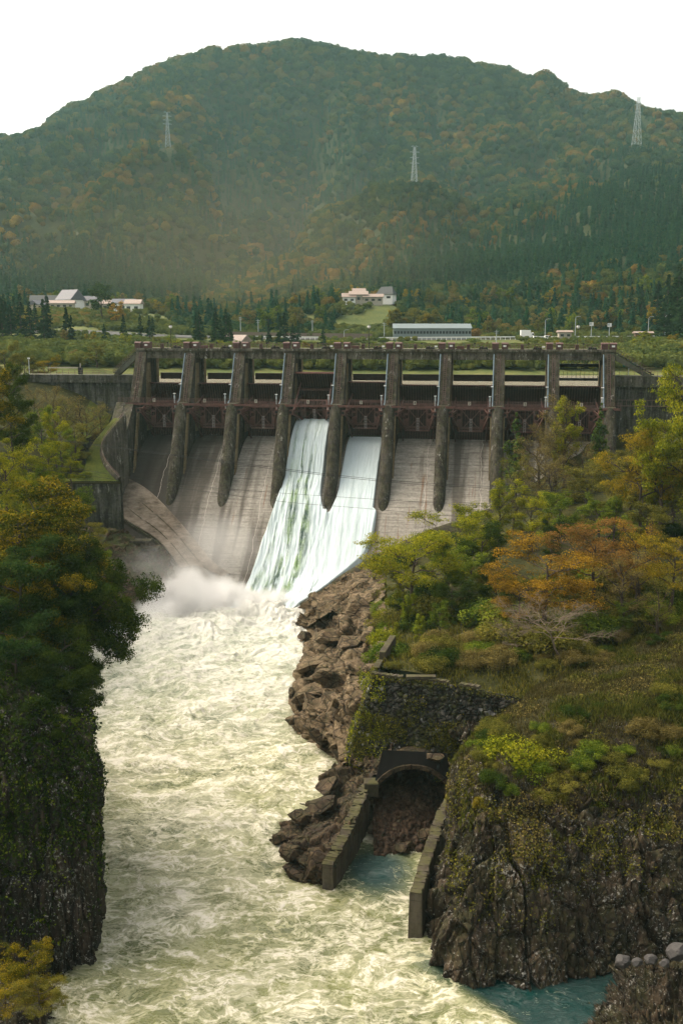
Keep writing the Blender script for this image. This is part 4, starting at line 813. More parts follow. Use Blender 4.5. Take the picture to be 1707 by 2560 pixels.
# stop-log beams behind the gates (not behind gate 6 and gate 1)
for k in range(9):
    x0, x1 = PC[k]+1.3, PC[k+1]-1.3
    if k in (3,): continue
    m = MB()
    if k < 8:
        m.b2((x0, 8.2, 42.45), (x1, 9., 43.95)); m.build('stoplog_beam', M['rust'], dam)
    else:
        m.b2((x0-1, 8.2, 42.75), (x1+1, 8.9, 43.35)); o = m.build('service_walkway', M['dark'], dam)
        m = MB()
        for x in np.arange(x0-.5, x1+1, .95): m.bar((x, 8.2, 43.3), (x, 8.2, 44.9), .07)
        for z in (44.2, 44.9): m.bar((x0-1, 8.2, z), (x1+1, 8.2, z), .07)
        m.build('railing', M['dark'], o)
        m = MB(); m.b2((x0-1, 7.2, 45.9), (x1+1, 8, 46.6)); o = m.build('service_walkway', M['dark'], dam); m = MB()
        for x in np.arange(x0-.5, x1+1, .7): m.bar((x, 7.2, 46.6), (x, 7.2, 47.5), .12)
        m.bar((x0-1, 7.2, 47.45), (x1+1, 7.2, 47.45), .14); m.build('railing', simple('yellowed_railing', (.22, .19, .08), .7), o)
# deck : fascia beams, slab, parapet rail
for k in range(9):
    m = MB(); m.b2((PC[k]+1.25, -.55, 47.6), (PC[k+1]-1.25, .5, 49.35)); m.b2((PC[k]+1.25, 5.6, 47.6), (PC[k+1]-1.25, 6.4, 49.35)); m.build('deck_beam', M['beam'], dam)
m = MB(); m.b2((PC[0]-1.5, -1.15, 49.35), (PC[9]+1.5, 7.6, 49.95)); m.b2((PC[0]-1.5, -1.25, 49.5), (PC[9]+1.5, -1.13, 49.75)); m.build('deck_slab', M['beam'], dam)
m = MB(); m.bar((PC[0]+2, -1.3, 49.2), (PC[9]-2, -1.3, 49.2), .12)
m.build('cable_tray', M['coping'], dam)
m = MB()
for s in np.arange(PC[0]-1.3, PC[9]+1.5, .9): m.bar((s, -1.05, 49.9), (s, -1.05, 51.0), .05); m.bar((s, 7.5, 49.9), (s, 7.5, 51.1), .05)
for z in (50.45, 51.0): m.bar((PC[0]-1.3, -1.05, z), (PC[9]+1.4, -1.05, z), .05); m.bar((PC[0]-1.3, 7.5, z), (PC[9]+1.4, 7.5, z), .05)
m.build('deck_railing', M['railing'], dam)
rr = random.Random(9)
for k, pc in enumerate(PC):
    for j, x in enumerate((-.9, 1.2) if k < 9 else (-.9, .9)):
        m = MB(); w_ = .7
        m.b2((pc+x-w_, -1.0, 49.95), (pc+x+w_, 1.2, 51.15)); V = []
        for i in range(6):
            a = pi*i/5; V += [(pc+x-w_-.08, .1-1.2*cos(a), 51.15+.28*sin(a)), (pc+x+w_+.08, .1-1.2*cos(a), 51.15+.28*sin(a))]
        h = m.build('hoist_housing', M['housing'], dam, bevel=.03); m = MB(); m.add(V, [(2*i, 2*i+1, 2*i+3, 2*i+2) for i in range(5)]+[(0, 2, 4, 6, 8, 10), (11, 9, 7, 5, 3, 1), (0, 10, 11, 1)]); m.build('lid', M['housing'], h)
        if j == 1: m = MB(); m.b2((pc+x-.38, -1.06, 50.45), (pc+x+.3, -1.01, 50.85)); m.build('nameplate', M['white'], h)
    if k < 9:
        b = pc+5.; m = MB(); m.b2((b-.45, -.9, 49.95), (b+.3, -.3, 50.95)); h = m.build('control_cabinet', M['housing'], dam, bevel=.03)
        m = MB(); m.b2((b-.2, -.95, 50.2), (b+.05, -.91, 50.75)); m.build('door', M['dark'], h)
        m = MB(); m.tube([(b+1.3, -.7, 49.9), (b+1.3, -.7, 51.1)], .05, 5); m.tube([(b+1.3, -.85, 51.15), (b+1.3, -.55, 51.15)], .22, 10); m.build('loudspeaker', M['dark'], dam)
        m = MB(); m.b2((b+2.2, -.9, 49.95), (b+4.2, .2, 50.15)); m.tube([(b+2.4, -.4, 50.3), (b+3.1, -.4, 50.3)], .22, 10); m.tube([(b+3.3, -.4, 50.25), (b+4.1, -.4, 50.25)], .14, 8); m.b2((b+2.95, -.6, 50.1), (b+3.2, -.2, 50.65)); m.build('winch_motor', M['dark'], dam)
        if k in (1, 4, 6): m = MB(); m.b2((pc+2.4, -.95, 49.95), (pc+4., .2, 50.65)); m.build('equipment_box', M['rust2'], dam, bevel=.03)
        if k % 2 == 1 or k == 4: m = MB(); m.b2((pc+9.2, -1.12, 50.35), (pc+9.8, -1.08, 50.7)); m.build('notice_plate', M['white'], dam)
# downstream catwalk
m = MB(); m.b2((-49.5, -9.6, 37.45), (60.8, -8.5, 37.62)); m.b2((-49.5, -9.7, 37.5), (60.8, -9.6, 38.0)); cw = m.build('catwalk', M['rust2'], dam)
m = MB()
for s in np.arange(-49.4, 60.8, 1.17): m.bar((s, -9.65, 38.), (s, -9.65, 39.1), .06)
for z in (38.3, 38.57, 38.84, 39.1): m.bar((-49.5, -9.65, z), (60.8, -9.65, z), .045)
m.build('railing', M['railing'], cw)
def numtext(txt, size, mat, name, parent, loc, rot):
    cu = bpy.data.curves.new(name, 'FONT'); cu.body = txt; cu.size = size; cu.align_x = 'CENTER'; cu.align_y = 'CENTER'; cu.offset = .012
    tmp = bpy.data.objects.new('tmp', cu); COL.objects.link(tmp); dg = bpy.context.evaluated_depsgraph_get(); me = bpy.data.meshes.new_from_object(tmp.evaluated_get(dg)); bpy.data.objects.remove(tmp)
    me.materials.clear(); me.materials.append(mat); o = link(name, me, parent); o.location = loc; o.rotation_euler = rot; return o
for k in range(9):
    s = PC[k]+5.7; m = MB(); m.b2((s-.3, -9.76, 38.25), (s+.3, -9.7, 39.)); p = m.build('number_plate', M['cream'], cw); numtext(str(9-k), .75, M['dark'], 'numeral', p, (s, -9.78, 38.62), (pi/2, 0, 0))
# lamps with globes
for i, px in enumerate((428, 922, 1443)):
    s, _ = att(px, 850, -2); e = empty('globe_lamp', DW(s, -2, 49.95), 0, ['globe lamp post on the dam deck above gate 9', 'globe lamp post on the dam deck above gate 5', 'globe lamp post on the dam deck above gate 1'][i], 'street lamp', 'globe lamp posts on the dam deck')
    m = MB(); m.tube([(0, 0, 0), (0, 0, 4.6)], [.09, .06], 6); m.build('pole', M['dark'], e); m = MB(); m.tube([(0, 0, 4.5), (0, 0, 4.65), (0, 0, 4.9), (0, 0, 5.1), (0, 0, 5.2)], [.12, .32, .4, .28, .05], 12); m.build('globe', M['white'], e); m = MB(); m.tube([(0, 0, 5.12), (0, 0, 5.25)], [.36, .1], 10); m.build('cap', M['dark'], e)
# stairs down from both ends of the deck and the abutment walls
def stair(x0, x1, z0, z1, label):
    e = empty('stairway', DW(x0, .5, z0), -TH, label, 'stairway'); L = x1-x0; dz = z1-z0; m = MB()
    V = [(0, -.7, -.2), (L, -.7, dz-.2), (L, -.7, dz-1.3), (0, -.7, -1.5)]; V += [(x, 1., z) for x, y, z in V]; m.add(V, [(0, 1, 2, 3), (7, 6, 5, 4), (0, 4, 5, 1), (1, 5, 6, 2), (2, 6, 7, 3), (3, 7, 4, 0)]); m.build('stringer', M['stairs'], e)
    m = MB(); n = 14
    for i in range(n): m.b2((L*i/n, -.85, dz*i/n-.15), (L*(i+1)/n, 1.1, dz*(i+.0)/n+.12))
    m.build('steps', M['wall'], e); m = MB()
    for i in range(n+1): m.bar((L*i/n, -.8, dz*i/n+.1), (L*i/n, -.8, dz*i/n+1.1), .06)
    for h in (.6, 1.1): m.bar((0, -.8, h), (L, -.8, dz+h), .06)
    m.build('railing', M['railing'], e)
stair(-48.0, -53.6, 49.0, 44.0, 'concrete stairway slanting down from the left end of the deck'); stair(60.0, 68.2, 49.2, 44.4, 'concrete stairway slanting down from the right end of the deck')
ab = empty('abutment_wall', DW(-48, 0, 30), -TH, 'black stained concrete abutment wall left of the gates', 'wall')
m = MB(); m.b2((-36, -1., -20), (.0, 4, 12.4)); m.build('wall', M['wall'], ab); m = MB(); m.b2((-36.4, -1.6, 12.4), (.0, 4.2, 13.7)); m.b2((-36.4, -1.75, 11.9), (.0, -1.1, 12.5)); m.build('coping', M['wall'], ab)
m = MB()
for x in np.arange(-36, -7, 1.5): m.bar((x, -1.5, 13.7), (x, -1.5, 14.8), .06)
for z in (14.25, 14.8): m.bar((-36, -1.5, z), (-7, -1.5, z), .06)
m.build('railing', M['railing'], ab); m = MB(); m.bar((-22, -.5, 15.3), (-14.5, -.5, 15.3), .25); m.bar((-14, -.5, 13.7), (-14, -.5, 16.4), .2); m.build('barrier_arm', M['cream'], ab); m = MB(); m.box((-14, -.5, 14.6), (.9, .8, 1.6)); m.build('barrier_post', M['dark'], ab)
e = empty('slim_lamp', DW(-75.5, -1, 43.7), 0, 'thin pale lamp post at the far left end of the abutment wall', 'street lamp'); m = MB(); m.tube([(0, 0, 0), (0, 0, 3.6)], .09, 6); m.build('pole', M['galv'], e); m = MB(); m.box((0, 0, 3.7), (.5, .4, .3)); m.build('lamp_head', M['white'], e)
ab = empty('abutment_wall', DW(59.9, 0, 30), -TH, 'mossy black stained concrete abutment wall right of the gates', 'wall')
m = MB(); m.b2((0, -1., -15), (45, 4, 12.)); m.b2((.02, -1.3, -15), (14, -1.0, 9)); m.build('wall', M['wall'], ab); m = MB(); m.b2((0, -1.9, 12.), (45, 4.2, 14.3)); m.build('coping', M['wall'], ab)
m = MB()
for x in np.arange(1, 14, .9): m.bar((x, -1.45, 7.9), (x, -1.45, 9.2), .07)
m.bar((1, -1.45, 9.2), (14, -1.45, 9.2), .09); m.bar((1, -1.45, 7.9), (14, -1.45, 7.9), .14)
for x in np.arange(1, 24, 1.6): m.bar((x, -1.7, 14.3), (x, -1.7, 15.4), .07)
m.bar((1, -1.7, 15.4), (24, -1.7, 15.4), .07); m.build('railing', M['railing'], ab)
e = empty('green_road_sign', DW(63.5, -4, 43.8), -TH, 'small green sign board on a post under the right stairway', 'sign'); m = MB(); m.tube([(0, 0, 0), (0, 0, 2.4)], .08, 6); m.build('pole', M['galv'], e); m = MB(); m.b2((-1.3, -.1, 2.3), (1.4, 0, 3.3)); m.build('sign_panel', M['greennet'], e)
# ------------------------------------------------------------------ falling water
def jet(name, left, right, t0, t1, lift, seed, green, label, z_top=None, rag=0.):
    """left/right: functions t -> s"""
    nu, nv = 110, 260; T = np.linspace(t0, t1, nv); U = np.linspace(0, 1, nu); s = np.array([[left(t)+(right(t)-left(t))*u for t in T] for u in U]); TT = np.broadcast_to(T, s.shape)
    g = sstep(t0, t0+14, TT); le = lift*(1-sstep(19.5, 24, TT))+1.15*sstep(19.5, 24, TT); base = ogz(TT.ravel()).reshape(s.shape)+le*(.6+.4*sstep(t0, t0+6, TT))
    if z_top is not None: base = np.maximum(base, z_top-(TT-t0)*.12-.052*(TT-t0)**2*1.35)
    edge = np.minimum(U[:, None], 1-U[:, None]); open_ = sstep(20.5, 23, TT); eo = np.where((U[:, None] > .5) == (seed == 11), edge*(1-open_)+open_, edge); base = base-sstep(.06, 0, eo)*(lift+1.2)
    p = np.stack([s.ravel()*1.1, TT.ravel()*.14, np.full(s.size, seed)], 1); a = fbm(p, 4, seed); b = fbm(np.stack([s.ravel()*3.2, TT.ravel()*.5, np.full(s.size, seed+5.)], 1), 3, seed+3)
    am = (.25+.75*sstep(t0, t0+16, TT.ravel())); z = base.ravel()+am*(a*.34*green+b*.16*(.3+green)); 
    V = np.stack([s.ravel(), -TT.ravel()-am*a*.15, z], 1); UF = np.broadcast_to(U[:, None], s.shape).ravel()+a*.05; bands = np.exp(-((UF-.42)/.07)**2)+.9*np.exp(-((UF-.66)/.06)**2)+.5*np.exp(-((UF-.2)/.05)**2); st = np.clip(bands*(.35+.65*sstep(t0+3, t0+14, TT.ravel()))*sstep(-.5, .1, b+a*.5)*1.25*green+.25*green*sstep(.1, .5, a), 0, 1)
    me = npmesh(name, V, grid_faces(nu, nv), M['fall'], True, {'gap': ('POINT', st)}); e = link(name, me); e.location = (0, Y0, 0); e.rotation_euler = (0, 0, -TH); tag(e, label, 'falling water', kind='stuff'); return e
t = NT('falling_white_water'); o = t.obj(); stv = t.noise(t.mapping(o, (1.6, .2, .2)), 2.4, 6, .74, .2); st2 = t.noise(t.mapping(o, (3.6, .9, .9)), 2.4, 6, .8); gp_ = t.attr('gap')
f = t.math('ADD', t.math('MULTIPLY', stv, .5), t.math('MULTIPLY', st2, .5)); white = t.ramp(f, [(.32, (.46, .56, .58)), (.48, (.55, .65, .67)), (.62, (.60, .68, .71))])
gm = t.math('MULTIPLY', gp_, t.ramp(t.math('SUBTRACT', f, 0), [(.50, 1.), (.66, 0.)])); gcol = t.ramp(t.noise(o, .35, 4), [(.4, (.04, .08, .06)), (.6, (.13, .22, .08))])
col = t.mix(gm, white, gcol); M['fall'] = t.fin(t.pbr(col, .55, t.bump(f, .35, .2), spec=.3))
def pl(pts):
    a = np.array(pts); return lambda t: float(np.interp(t, a[:, 0], a[:, 1]))
def hs(px, py, lift=.8): s, t_, z = hit(px, py, lift); return (t_, s)
L6 = [(-1, -10.0)]+[hs(*p) for p in ((722, 1140), (704, 1206), (687, 1251), (646, 1353), (622, 1425))]+[(46, hs(600, 1480)[1]-1.5)]
SEAM = [(-1, -.4), (18, .3), (24, .4), (46, -2)]
R5 = [(-1, 10.1), (19.5, 10.2)]+[hs(*p) for p in ((946, 1270), (936, 1335), (915, 1385), (850, 1440), (790, 1484), (745, 1511))]+[(46, -9.)]
print('L6', L6, 'R5', R5)
L6.sort(); R5.sort()
jet('falling_water', pl(L6), pl([(-1, -1.6), (16, -1.55), (18, -1.3), (19.5, -.7), (21, .1), (23, .9), (27, 1.3), (33, .6), (46, -4)]), 2.2, 45, 1.6, 11, 1., 'torrent with green streaks pouring from the raised gate 6', 34.2)
jet('falling_water', pl([(-1, 1.5), (16, 1.5), (18, 1.2), (19.5, .6), (21, -.1), (24, -.9), (46, -8)]), pl(R5), 0.4, 45, .75, 23, .10, 'smooth white sheet of water pouring from the half-open gate 5')
M['wall2'] = concrete('wet_dark_concrete', (.018, .014, .010), (.05, .04, .03), (.10, .085, .065), 1.1, 1., 0, .3, .52)
# ------------------------------------------------------------------ near banks
def displaced(name, P, nu, nv, mat, amp=1., sc=.5, seed=0, stretch=(1, 1, 1), blocky=1., fine=.15, mask=None, label=None, cat=None, kind=None, parent=None, smooth=False, sub2=1., fis=0.):
    N = gnormals(P, nu, nv); q = P*np.array(stretch)*sc; w_ = fbm(q*.6, 3, seed)[:, None]*.5; d1, d2, idv, tl = worley(q+w_*.5, seed, True)
    d1b, d2b, idb, tlb = worley(q*2.7+w_, seed+11, True); n = fbm(q*1.3, 4, seed+5); f = fbm(P*2.1, 3, seed+7)
    h = amp*(blocky*(idv-.5)*1.1+blocky*tl*1.3+blocky*sub2*(idb-.5)*.35+tlb*.5*sub2-blocky*.55*sstep(.10, 0, d2-d1)-blocky*sub2*.22*sstep(.08, 0, d2b-d1b)+n*.6)+fine*f
    if fis: fz_ = np.abs(fbm(np.stack([P[:, 0]*.16, P[:, 1]*.16, P[:, 2]*.02], 1)+seed, 3, seed+60)); h = h-fis*1.3*sstep(.055, .0, fz_)+fis*.9*fbm(np.stack([P[:, 0]*.45, P[:, 1]*.45, P[:, 2]*.05], 1), 3, seed+61)
    if mask is not None: h = h*mask
    V = P+N*h[:, None]; me = npmesh(name, V, grid_faces(nu, nv), mat, smooth); o = link(name, me, parent)
    if label or kind: tag(o, label, cat, kind=kind)
    return o
# right promontory cliff + grass slope above
Z = lambda px, py, z: atz(px, py, z); Yp = lambda px, py, y: aty(px, py, y)
rowsR = [
 [Z(1046, 2190, -1.5), Z(1050, 2345, -1.5), Z(1108, 2488, -1.5), Z(1300, 2515, -1.5), Z(1500, 2495, -1.5), Z(1800, 2470, -1.5)],
 [Yp(1088, 2170, 91.5), Yp(1078, 2280, 85), Yp(1136, 2350, 80), Yp(1300, 2360, 79.3), Yp(1500, 2360, 80.5), Yp(1800, 2340, 83)],
 [Yp(1122, 2090, 95), Yp(1116, 2150, 88.5), Yp(1156, 2170, 83.5), Yp(1300, 2200, 81.8), Yp(1500, 2210, 83), Yp(1800, 2180, 85.5)],
 [Yp(1138, 2020, 99), Yp(1136, 2010, 93), Yp(1170, 1985, 87.5), Yp(1300, 2060, 84.5), Yp(1500, 2070, 86.5), Yp(1800, 2040, 89)],
 [Yp(1125, 1950, 104), Yp(1140, 1915, 99), Yp(1200, 1890, 93.5), Yp(1350, 1930, 90.5), Yp(1520, 1930, 92), Yp(1830, 1880, 95)],
 [Yp(1160, 1880, 108), Yp(1190, 1835, 105.5), Yp(1270, 1800, 102.5), Yp(1400, 1780, 101.5), Yp(1560, 1760, 102), Yp(1850, 1700, 104)],
 [Yp(1270, 1770, 113), Yp(1300, 1745, 113.5), Yp(1350, 1715, 113.5), Yp(1480, 1680, 114), Yp(1620, 1640, 115), Yp(1900, 1560, 118)],
 [Yp(1270, 1720, 124), Yp(1300, 1700, 124), Yp(1380, 1660, 125), Yp(1520, 1620, 126), Yp(1660, 1560, 128), Yp(1950, 1450, 132)]]
nu, nv = 420, 330; P = loft(rowsR, nu, nv, True, True); v = np.tile(np.linspace(0, 7, nv), nu)
mk = 1-.80*sstep(3.6, 4.8, v)
rc = displaced('cliff', P, nu, nv, M['basalt'], .5, .62, 3, (1, 1, .22), 1., .2, mk, fis=1.)
# below: rock, above: grass
rc.data.materials.append(M['grassy']); F_ = np.array(grid_faces(nu, nv)); vv = v[F_].mean(1); pc_ = P[F_[:, 0]]
sel = (vv+fbm(pc_*.35, 4, 8)*1.5 > 4.75).astype(np.int32); rc.data.polygons.foreach_set('material_index', sel)
tag(rc, 'dark pitted cliff with a grassy shoulder on the right bank', 'cliff', kind='structure')
def grid_z(P, nu, nv):  # lookup of height by nearest vertex
    A = P.reshape(-1, 3)[::3]
    def f(x, y): i = np.argmin((A[:, 0]-x)**2+(A[:, 1]-y)**2); return float(A[i, 2])
    return f
promZ = grid_z(P[np.tile(np.arange(nv) > nv*.45, nu)], nu, nv)
# right bank ground under the trees (thin-plate through control points)
CT_ = [atz(960, 1640, 14.3), atz(935, 1688, 14.4), atz(1100, 1700, 14.4), atz(1310, 1745, 14.7), aty(965, 1400, 200), aty(960, 1500, 165), aty(965, 1600, 140), aty(1000, 1380, 205), aty(1060, 1340, 214), (60, 222, 31), (95, 215, 42), (130, 215, 50), (40, 224, 24), (22, 222, 14), (60, 170, 23), (95, 170, 34), (40, 130, 17), (70, 130, 24), (105, 130, 38), (20, 150, 14.5), (20, 185, 12.5), (40, 180, 18), (45, 117, 16.5), (58, 122, 20), (75, 110, 26), (10, 170, 11), (5, 190, 9.5), (140, 150, 55)]
cp = np.array(CT_); 
def tps_fit(cp):
    n = len(cp); d = np.linalg.norm(cp[:, None, :2]-cp[None, :, :2], axis=2)/50; K = np.where(d > 0, d*d*np.log(d+1e-9), 0)+np.eye(n)*.002; Pm = np.c_[np.ones(n), cp[:, :2]/50]
    A = np.block([[K, Pm], [Pm.T, np.zeros((3, 3))]]); w = np.linalg.solve(A, np.r_[cp[:, 2], 0, 0, 0])
    def f(x, y):
        x = np.atleast_1d(x).astype(float); y = np.atleast_1d(y).astype(float); d = np.sqrt((x[:, None]-cp[None, :, 0])**2+(y[:, None]-cp[None, :, 1])**2)/50
        return np.where(d > 0, d*d*np.log(d+1e-9), 0) @ w[:n]+w[n]+w[n+1]*x/50+w[n+2]*y/50
    return f
rbz = tps_fit(cp)
xl = lambda y: np.interp(y, [108, 114, 118, 124, 140, 165, 200, 214, 225, 232], [20, 14.0, 4.6, 5.0, 6.5, 7.5, 9, 17, 24, 26])
Yq = np.linspace(112, 232, 170); Wq = np.linspace(0, 1, 190)**1.3*150; P = np.array([[xl(y)+w, y, 0] for w in Wq for y in Yq]); P[:, 2] = rbz(P[:, 0], P[:, 1])+fbm(P*.12, 3, 4)*.9*sstep(114, 130, P[:, 1])-1.6*sstep(119, 112, P[:, 1])*sstep(10, 14, P[:, 0])
me = npmesh('bank', P, grid_faces(len(Wq), len(Yq)), M['bank'], True); tag(link('bank', me), 'wooded right bank terrace below the dam', 'bank', kind='structure')
# rock outcrop between river and bank
A = [atz(*p, -1.2) for p in ((738, 1512), (742, 1560), (748, 1610), (742, 1660), (735, 1700), (702, 1735), (690, 1790), (742, 1850), (790, 1885), (850, 1915))]
B_ = [DW(*RIM[6][:2], 2.8), aty(862, 1440, 196), aty(965, 1400, 198), aty(962, 1460, 178), aty(965, 1520, 160), aty(965, 1580, 143), atz(952, 1640, 14.6), atz(932, 1688, 14.3), atz(885, 1800, 8.4), atz(872, 1908, 3.6)]
B0 = [DW(RIM[6][0]+.5, RIM[6][1]-.5, 2.6), DW(RIM[5][0]+1.5, RIM[5][1]-1, 5.), DW(RIM[3][0]+2, RIM[3][1]-1.2, 10.)]
def lerp3(a, b, f, dz=0): return tuple(np.array(a)*(1-f)+np.array(b)*f+np.array([0, 0, dz]))
R1 = [lerp3(a, b, .22, k) for a, b, k in zip(A, B_, (.2, .8, 1.8, 1.8, 1.6, .6, 1.2, 1.2, 1., .8))]
R2 = [lerp3(a, b, .55, k) for a, b, k in zip(A, B_, (.2, .8, 1.4, 1.3, .8, .9, .4, .2, .5, .5))]
nu, nv = 420, 230; P = loft([A, R1, R2, B_], nu, nv, True, True)
# ledges: terraces tilted like the bedding
hz_ = P[:, 2]+.22*P[:, 0]+.06*P[:, 1]+fbm(P*.12, 3, 2)*2.2; st_ = 3.1; fr_ = (hz_/st_) % 1; P[:, 2] += (sstep(.6, .95, fr_)-fr_)*st_*.8
displaced('rock_outcrop', P, nu, nv, M['rock'], 1.5, .12, 5, (1, .7, 2.2), 1., .10, sub2=.6, label='layered brown rock outcrop along the water below the spillway', cat='rock')
# slope of rock under the training wall
rr3 = [[tuple(np.array(DW(s, t, z))+np.array([.8, -1.3, -1.2])) for s, t, z in (RIM[7], RIM[6], RIM[5], RIM[4], RIM[3], RIM[2])],
       [atz(745, 1535, -.8), aty(800, 1490, 188), aty(862, 1465, 190), aty(940, 1430, 196), aty(1000, 1400, 203), aty(1080, 1370, 208)],
       [atz(748, 1575, -.5), aty(820, 1540, 172), aty(880, 1520, 170), aty(960, 1480, 175), aty(1020, 1450, 185), aty(1100, 1430, 190)]]
P = loft(rr3, 220, 120, True, True); displaced('rock_slope', P, 220, 120, M['rock'], .9, .2, 15, (1, 1, .8), 1., .13, sub2=.5, label='steep brown rock face right below the concrete chute rim', cat='rock')
# boulders, each its own faceted stone
def boulder(px, py, z, sx, sy, sz, mat, label, seed, name='boulder', rz=0., grp=None, flat=.55, sub=4):
    p = atz(px, py, z); bm = bmesh.new(); bmesh.ops.create_icosphere(bm, subdivisions=sub, radius=1); V = np.array([v.co[:] for v in bm.verts]); r = np.random.default_rng(seed)
    for i in range(20):   # flat facets cut by planes
        n = unit(r.normal(size=3)); d = r.uniform(flat*.75, .88); k = V @ n; V = V-np.where(k > d, (k-d), 0)[:, None]*n
    V = V*(1+.05*fbm(V*2.3+seed, 3, seed)[:, None]+.05*fbm(V*7+seed, 3, seed)[:, None])
    for v, c in zip(bm.verts, V): v.co = c*np.array([sx, sy, sz])
    me = bpy.data.meshes.new(name); bm.to_mesh(me); bm.free(); me.materials.append(M[mat]); o = link(name, me); o.location = p; o.rotation_euler = (r.uniform(-.25, .25), r.uniform(-.3, .1), rz)
    return tag(o, label, name.replace('_', ' '), grp)
BL = [(820, 1590, 4.5, 4.2, 6, 2.2, .3, 'long tilted brown block at the water, highest of the outcrop by the chute rim'), (900, 1520, 7.5, 4., 5, 2., .2, 'brown slab leaning under the bushes near the chute rim'),
      (790, 1660, 3., 4.6, 3.4, 1.9, .5, 'wedge-shaped brown block overhanging the river'), (880, 1610, 6.5, 4.5, 4, 2., .3, 'broad flat brown slab in the middle of the outcrop'), (895, 1670, 9.2, 3.2, 2.6, 2.2, .1, 'upright columnar block beside the masonry wall corner'), (925, 1590, 10.4, 2.4, 3.4, 1.4, .2, 'small brown slab near the little parapet'),
      (775, 1745, 2.6, 4.2, 4.2, 1.9, .4, 'rounded ribbed brown rock nose above the foaming water'), (850, 1745, 5.6, 3.6, 4.4, 2.3, .1, 'big brown block in front of the masonry wall'), (740, 1800, .8, 3.2, 1.8, .9, .2, 'low jagged ochre rock ledge washed by foam'), (800, 1840, 2., 2.6, 2.4, 2.2, .0, 'dark brown rock knob at the waterline below the wall'), (845, 1835, 3.4, 2.4, 2.4, 2.4, .2, 'mossy dark knob against the foot of the wall'),
      (760, 1590, 1.2, 2.6, 3., 1.6, .3, 'small angular block at the upstream end of the shore')]
for i, (px, py, z, a, b, c, rz, lb) in enumerate(BL): boulder(px, py, z, a*.72, b*.72, c*.9, 'rock' if i < 8 else 'wetrock', lb, 60+i, rz=rz)
# island of dark rock in front of the tunnel wall
A = [atz(*p, -1.2) for p in ((852, 1912), (800, 1960), (760, 2010), (700, 2085), (678, 2115), (700, 2175), (740, 2222), (805, 2240))]
C_ = [atz(935, 1935, 4.2), atz(925, 1975, 4.2), atz(905, 2020, 3.8), atz(880, 2070, 3.4), atz(862, 2100, 3.2), atz(848, 2125, 3.), atz(838, 2145, 2.9), atz(833, 2160, 2.7)]
R1 = [lerp3(a, b, .14, k) for a, b, k in zip(A, C_, (1., .7, .8, .6, .9, 1.9, 2.1, 1.9))]; R2 = [lerp3(a, b, .5, k) for a, b, k in zip(A, C_, (.4, .8, .4, .1, .2, .7, .8, .6))]
P = loft([A, R1, R2, C_], 260, 160, True, True); displaced('rock_outcrop', P, 260, 160, M['wetrock'], .7, .33, 25, (1, 1, 1.4), 1., .12, sub2=.7, label='dark wet rock spur with pale puddled top beside the tunnel wall', cat='rock')
for i, (px, py, z, a, b, c, lb) in enumerate(((830, 1965, 2.6, 2.4, 2.2, 1.5, 'knobbly dark rock nearest the masonry wall on the dark spur'), (815, 2010, 2.6, 2.1, 2., 1.3, 'second knobbly dark rock on the dark spur'), (750, 2040, 1.6, 1.7, 1.6, 1.1, 'pointed wet rock on the river side of the dark spur'), (700, 2095, .5, 1.1, 1., .8, 'small wet rock at the very tip of the dark spur'), (800, 2170, 1.2, 2.3, 1.5, 2., 'massive dark rock nose under the tip of the sloping wall'), (735, 2130, 1.5, 1.9, 1.5, 1.4, 'wet black rock on the front of the dark spur'))):
    boulder(px, py, z, a, b, c, 'wetrock', lb, 90+i)
# masonry retaining wall
T_ = [atz(972, 1632, 14.8), atz(950, 1655, 14.7), atz(934, 1688, 14.6), atz(1000, 1696, 14.6), atz(1100, 1706, 14.5), atz(1200, 1722, 14.5), atz(1315, 1748, 14.4)]
Bt = [atz(905, 1660, 9.5), atz(885, 1760, 8.), atz(866, 1905, 3.4), atz(948, 1945, 2.9), atz(1075, 1965, 2.8), atz(1190, 1880, 6.8), atz(1315, 1800, 12.)]
nu, nv = 300, 130; P = loft([Bt, [lerp3(a, b, .5, .0) for a, b in zip(Bt, T_)], T_], nu, nv, False, True)
N = gnormals(P, nu, nv); d1, d2, idv = worley(P*1.7, 40); h = .22*sstep(0, .35, d2-d1)+.10*idv+.25*fbm(P*.5, 3, 41)
sg = -1 if (N[nu*nv//2, 1] > 0) else 1
ww = empty('retaining_wall', (0, 0, 0), 0, 'curved rubble masonry retaining wall with weeds over the tunnel mouth', 'retaining wall'); o = link('masonry', npmesh('masonry', P+N*h[:, None]*sg, grid_faces(nu, nv), M['masonry']), ww)
# arch cut: the wall carries an opening filled by the tunnel below
cp_ = resample(T_[1:-1], 90, False); m = MB()
for i in range(89):
    if (i//7) % 4 != 2: m.bar(cp_[i]+np.array([0, .35, .08+.05*sin(i*1.7)]), cp_[i+1]+np.array([0, .35, .08+.05*sin(i*1.7+1.7)]), .7, .3)
m.build('coping', M['coping'], ww)
m = MB(); a = Vector(atz(955, 1655, 14.6)); b = Vector(atz(982, 1612, 14.6)); m.bar(a+Vector((0, .0, .5)), b+Vector((0, 0, .5)), .8, 1.6); o = m.build('parapet_wall', M['coping'], None, bevel=.06); tag(o, 'short concrete parapet stub at the corner of the masonry wall', 'parapet')
m = MB(); m.box(atz(1052, 1692, 14.9), (3.4, .8, .3)); o = m.build('concrete_slab', M['coping']); tag(o, 'flat pale concrete slab on top of the masonry wall', 'slab')
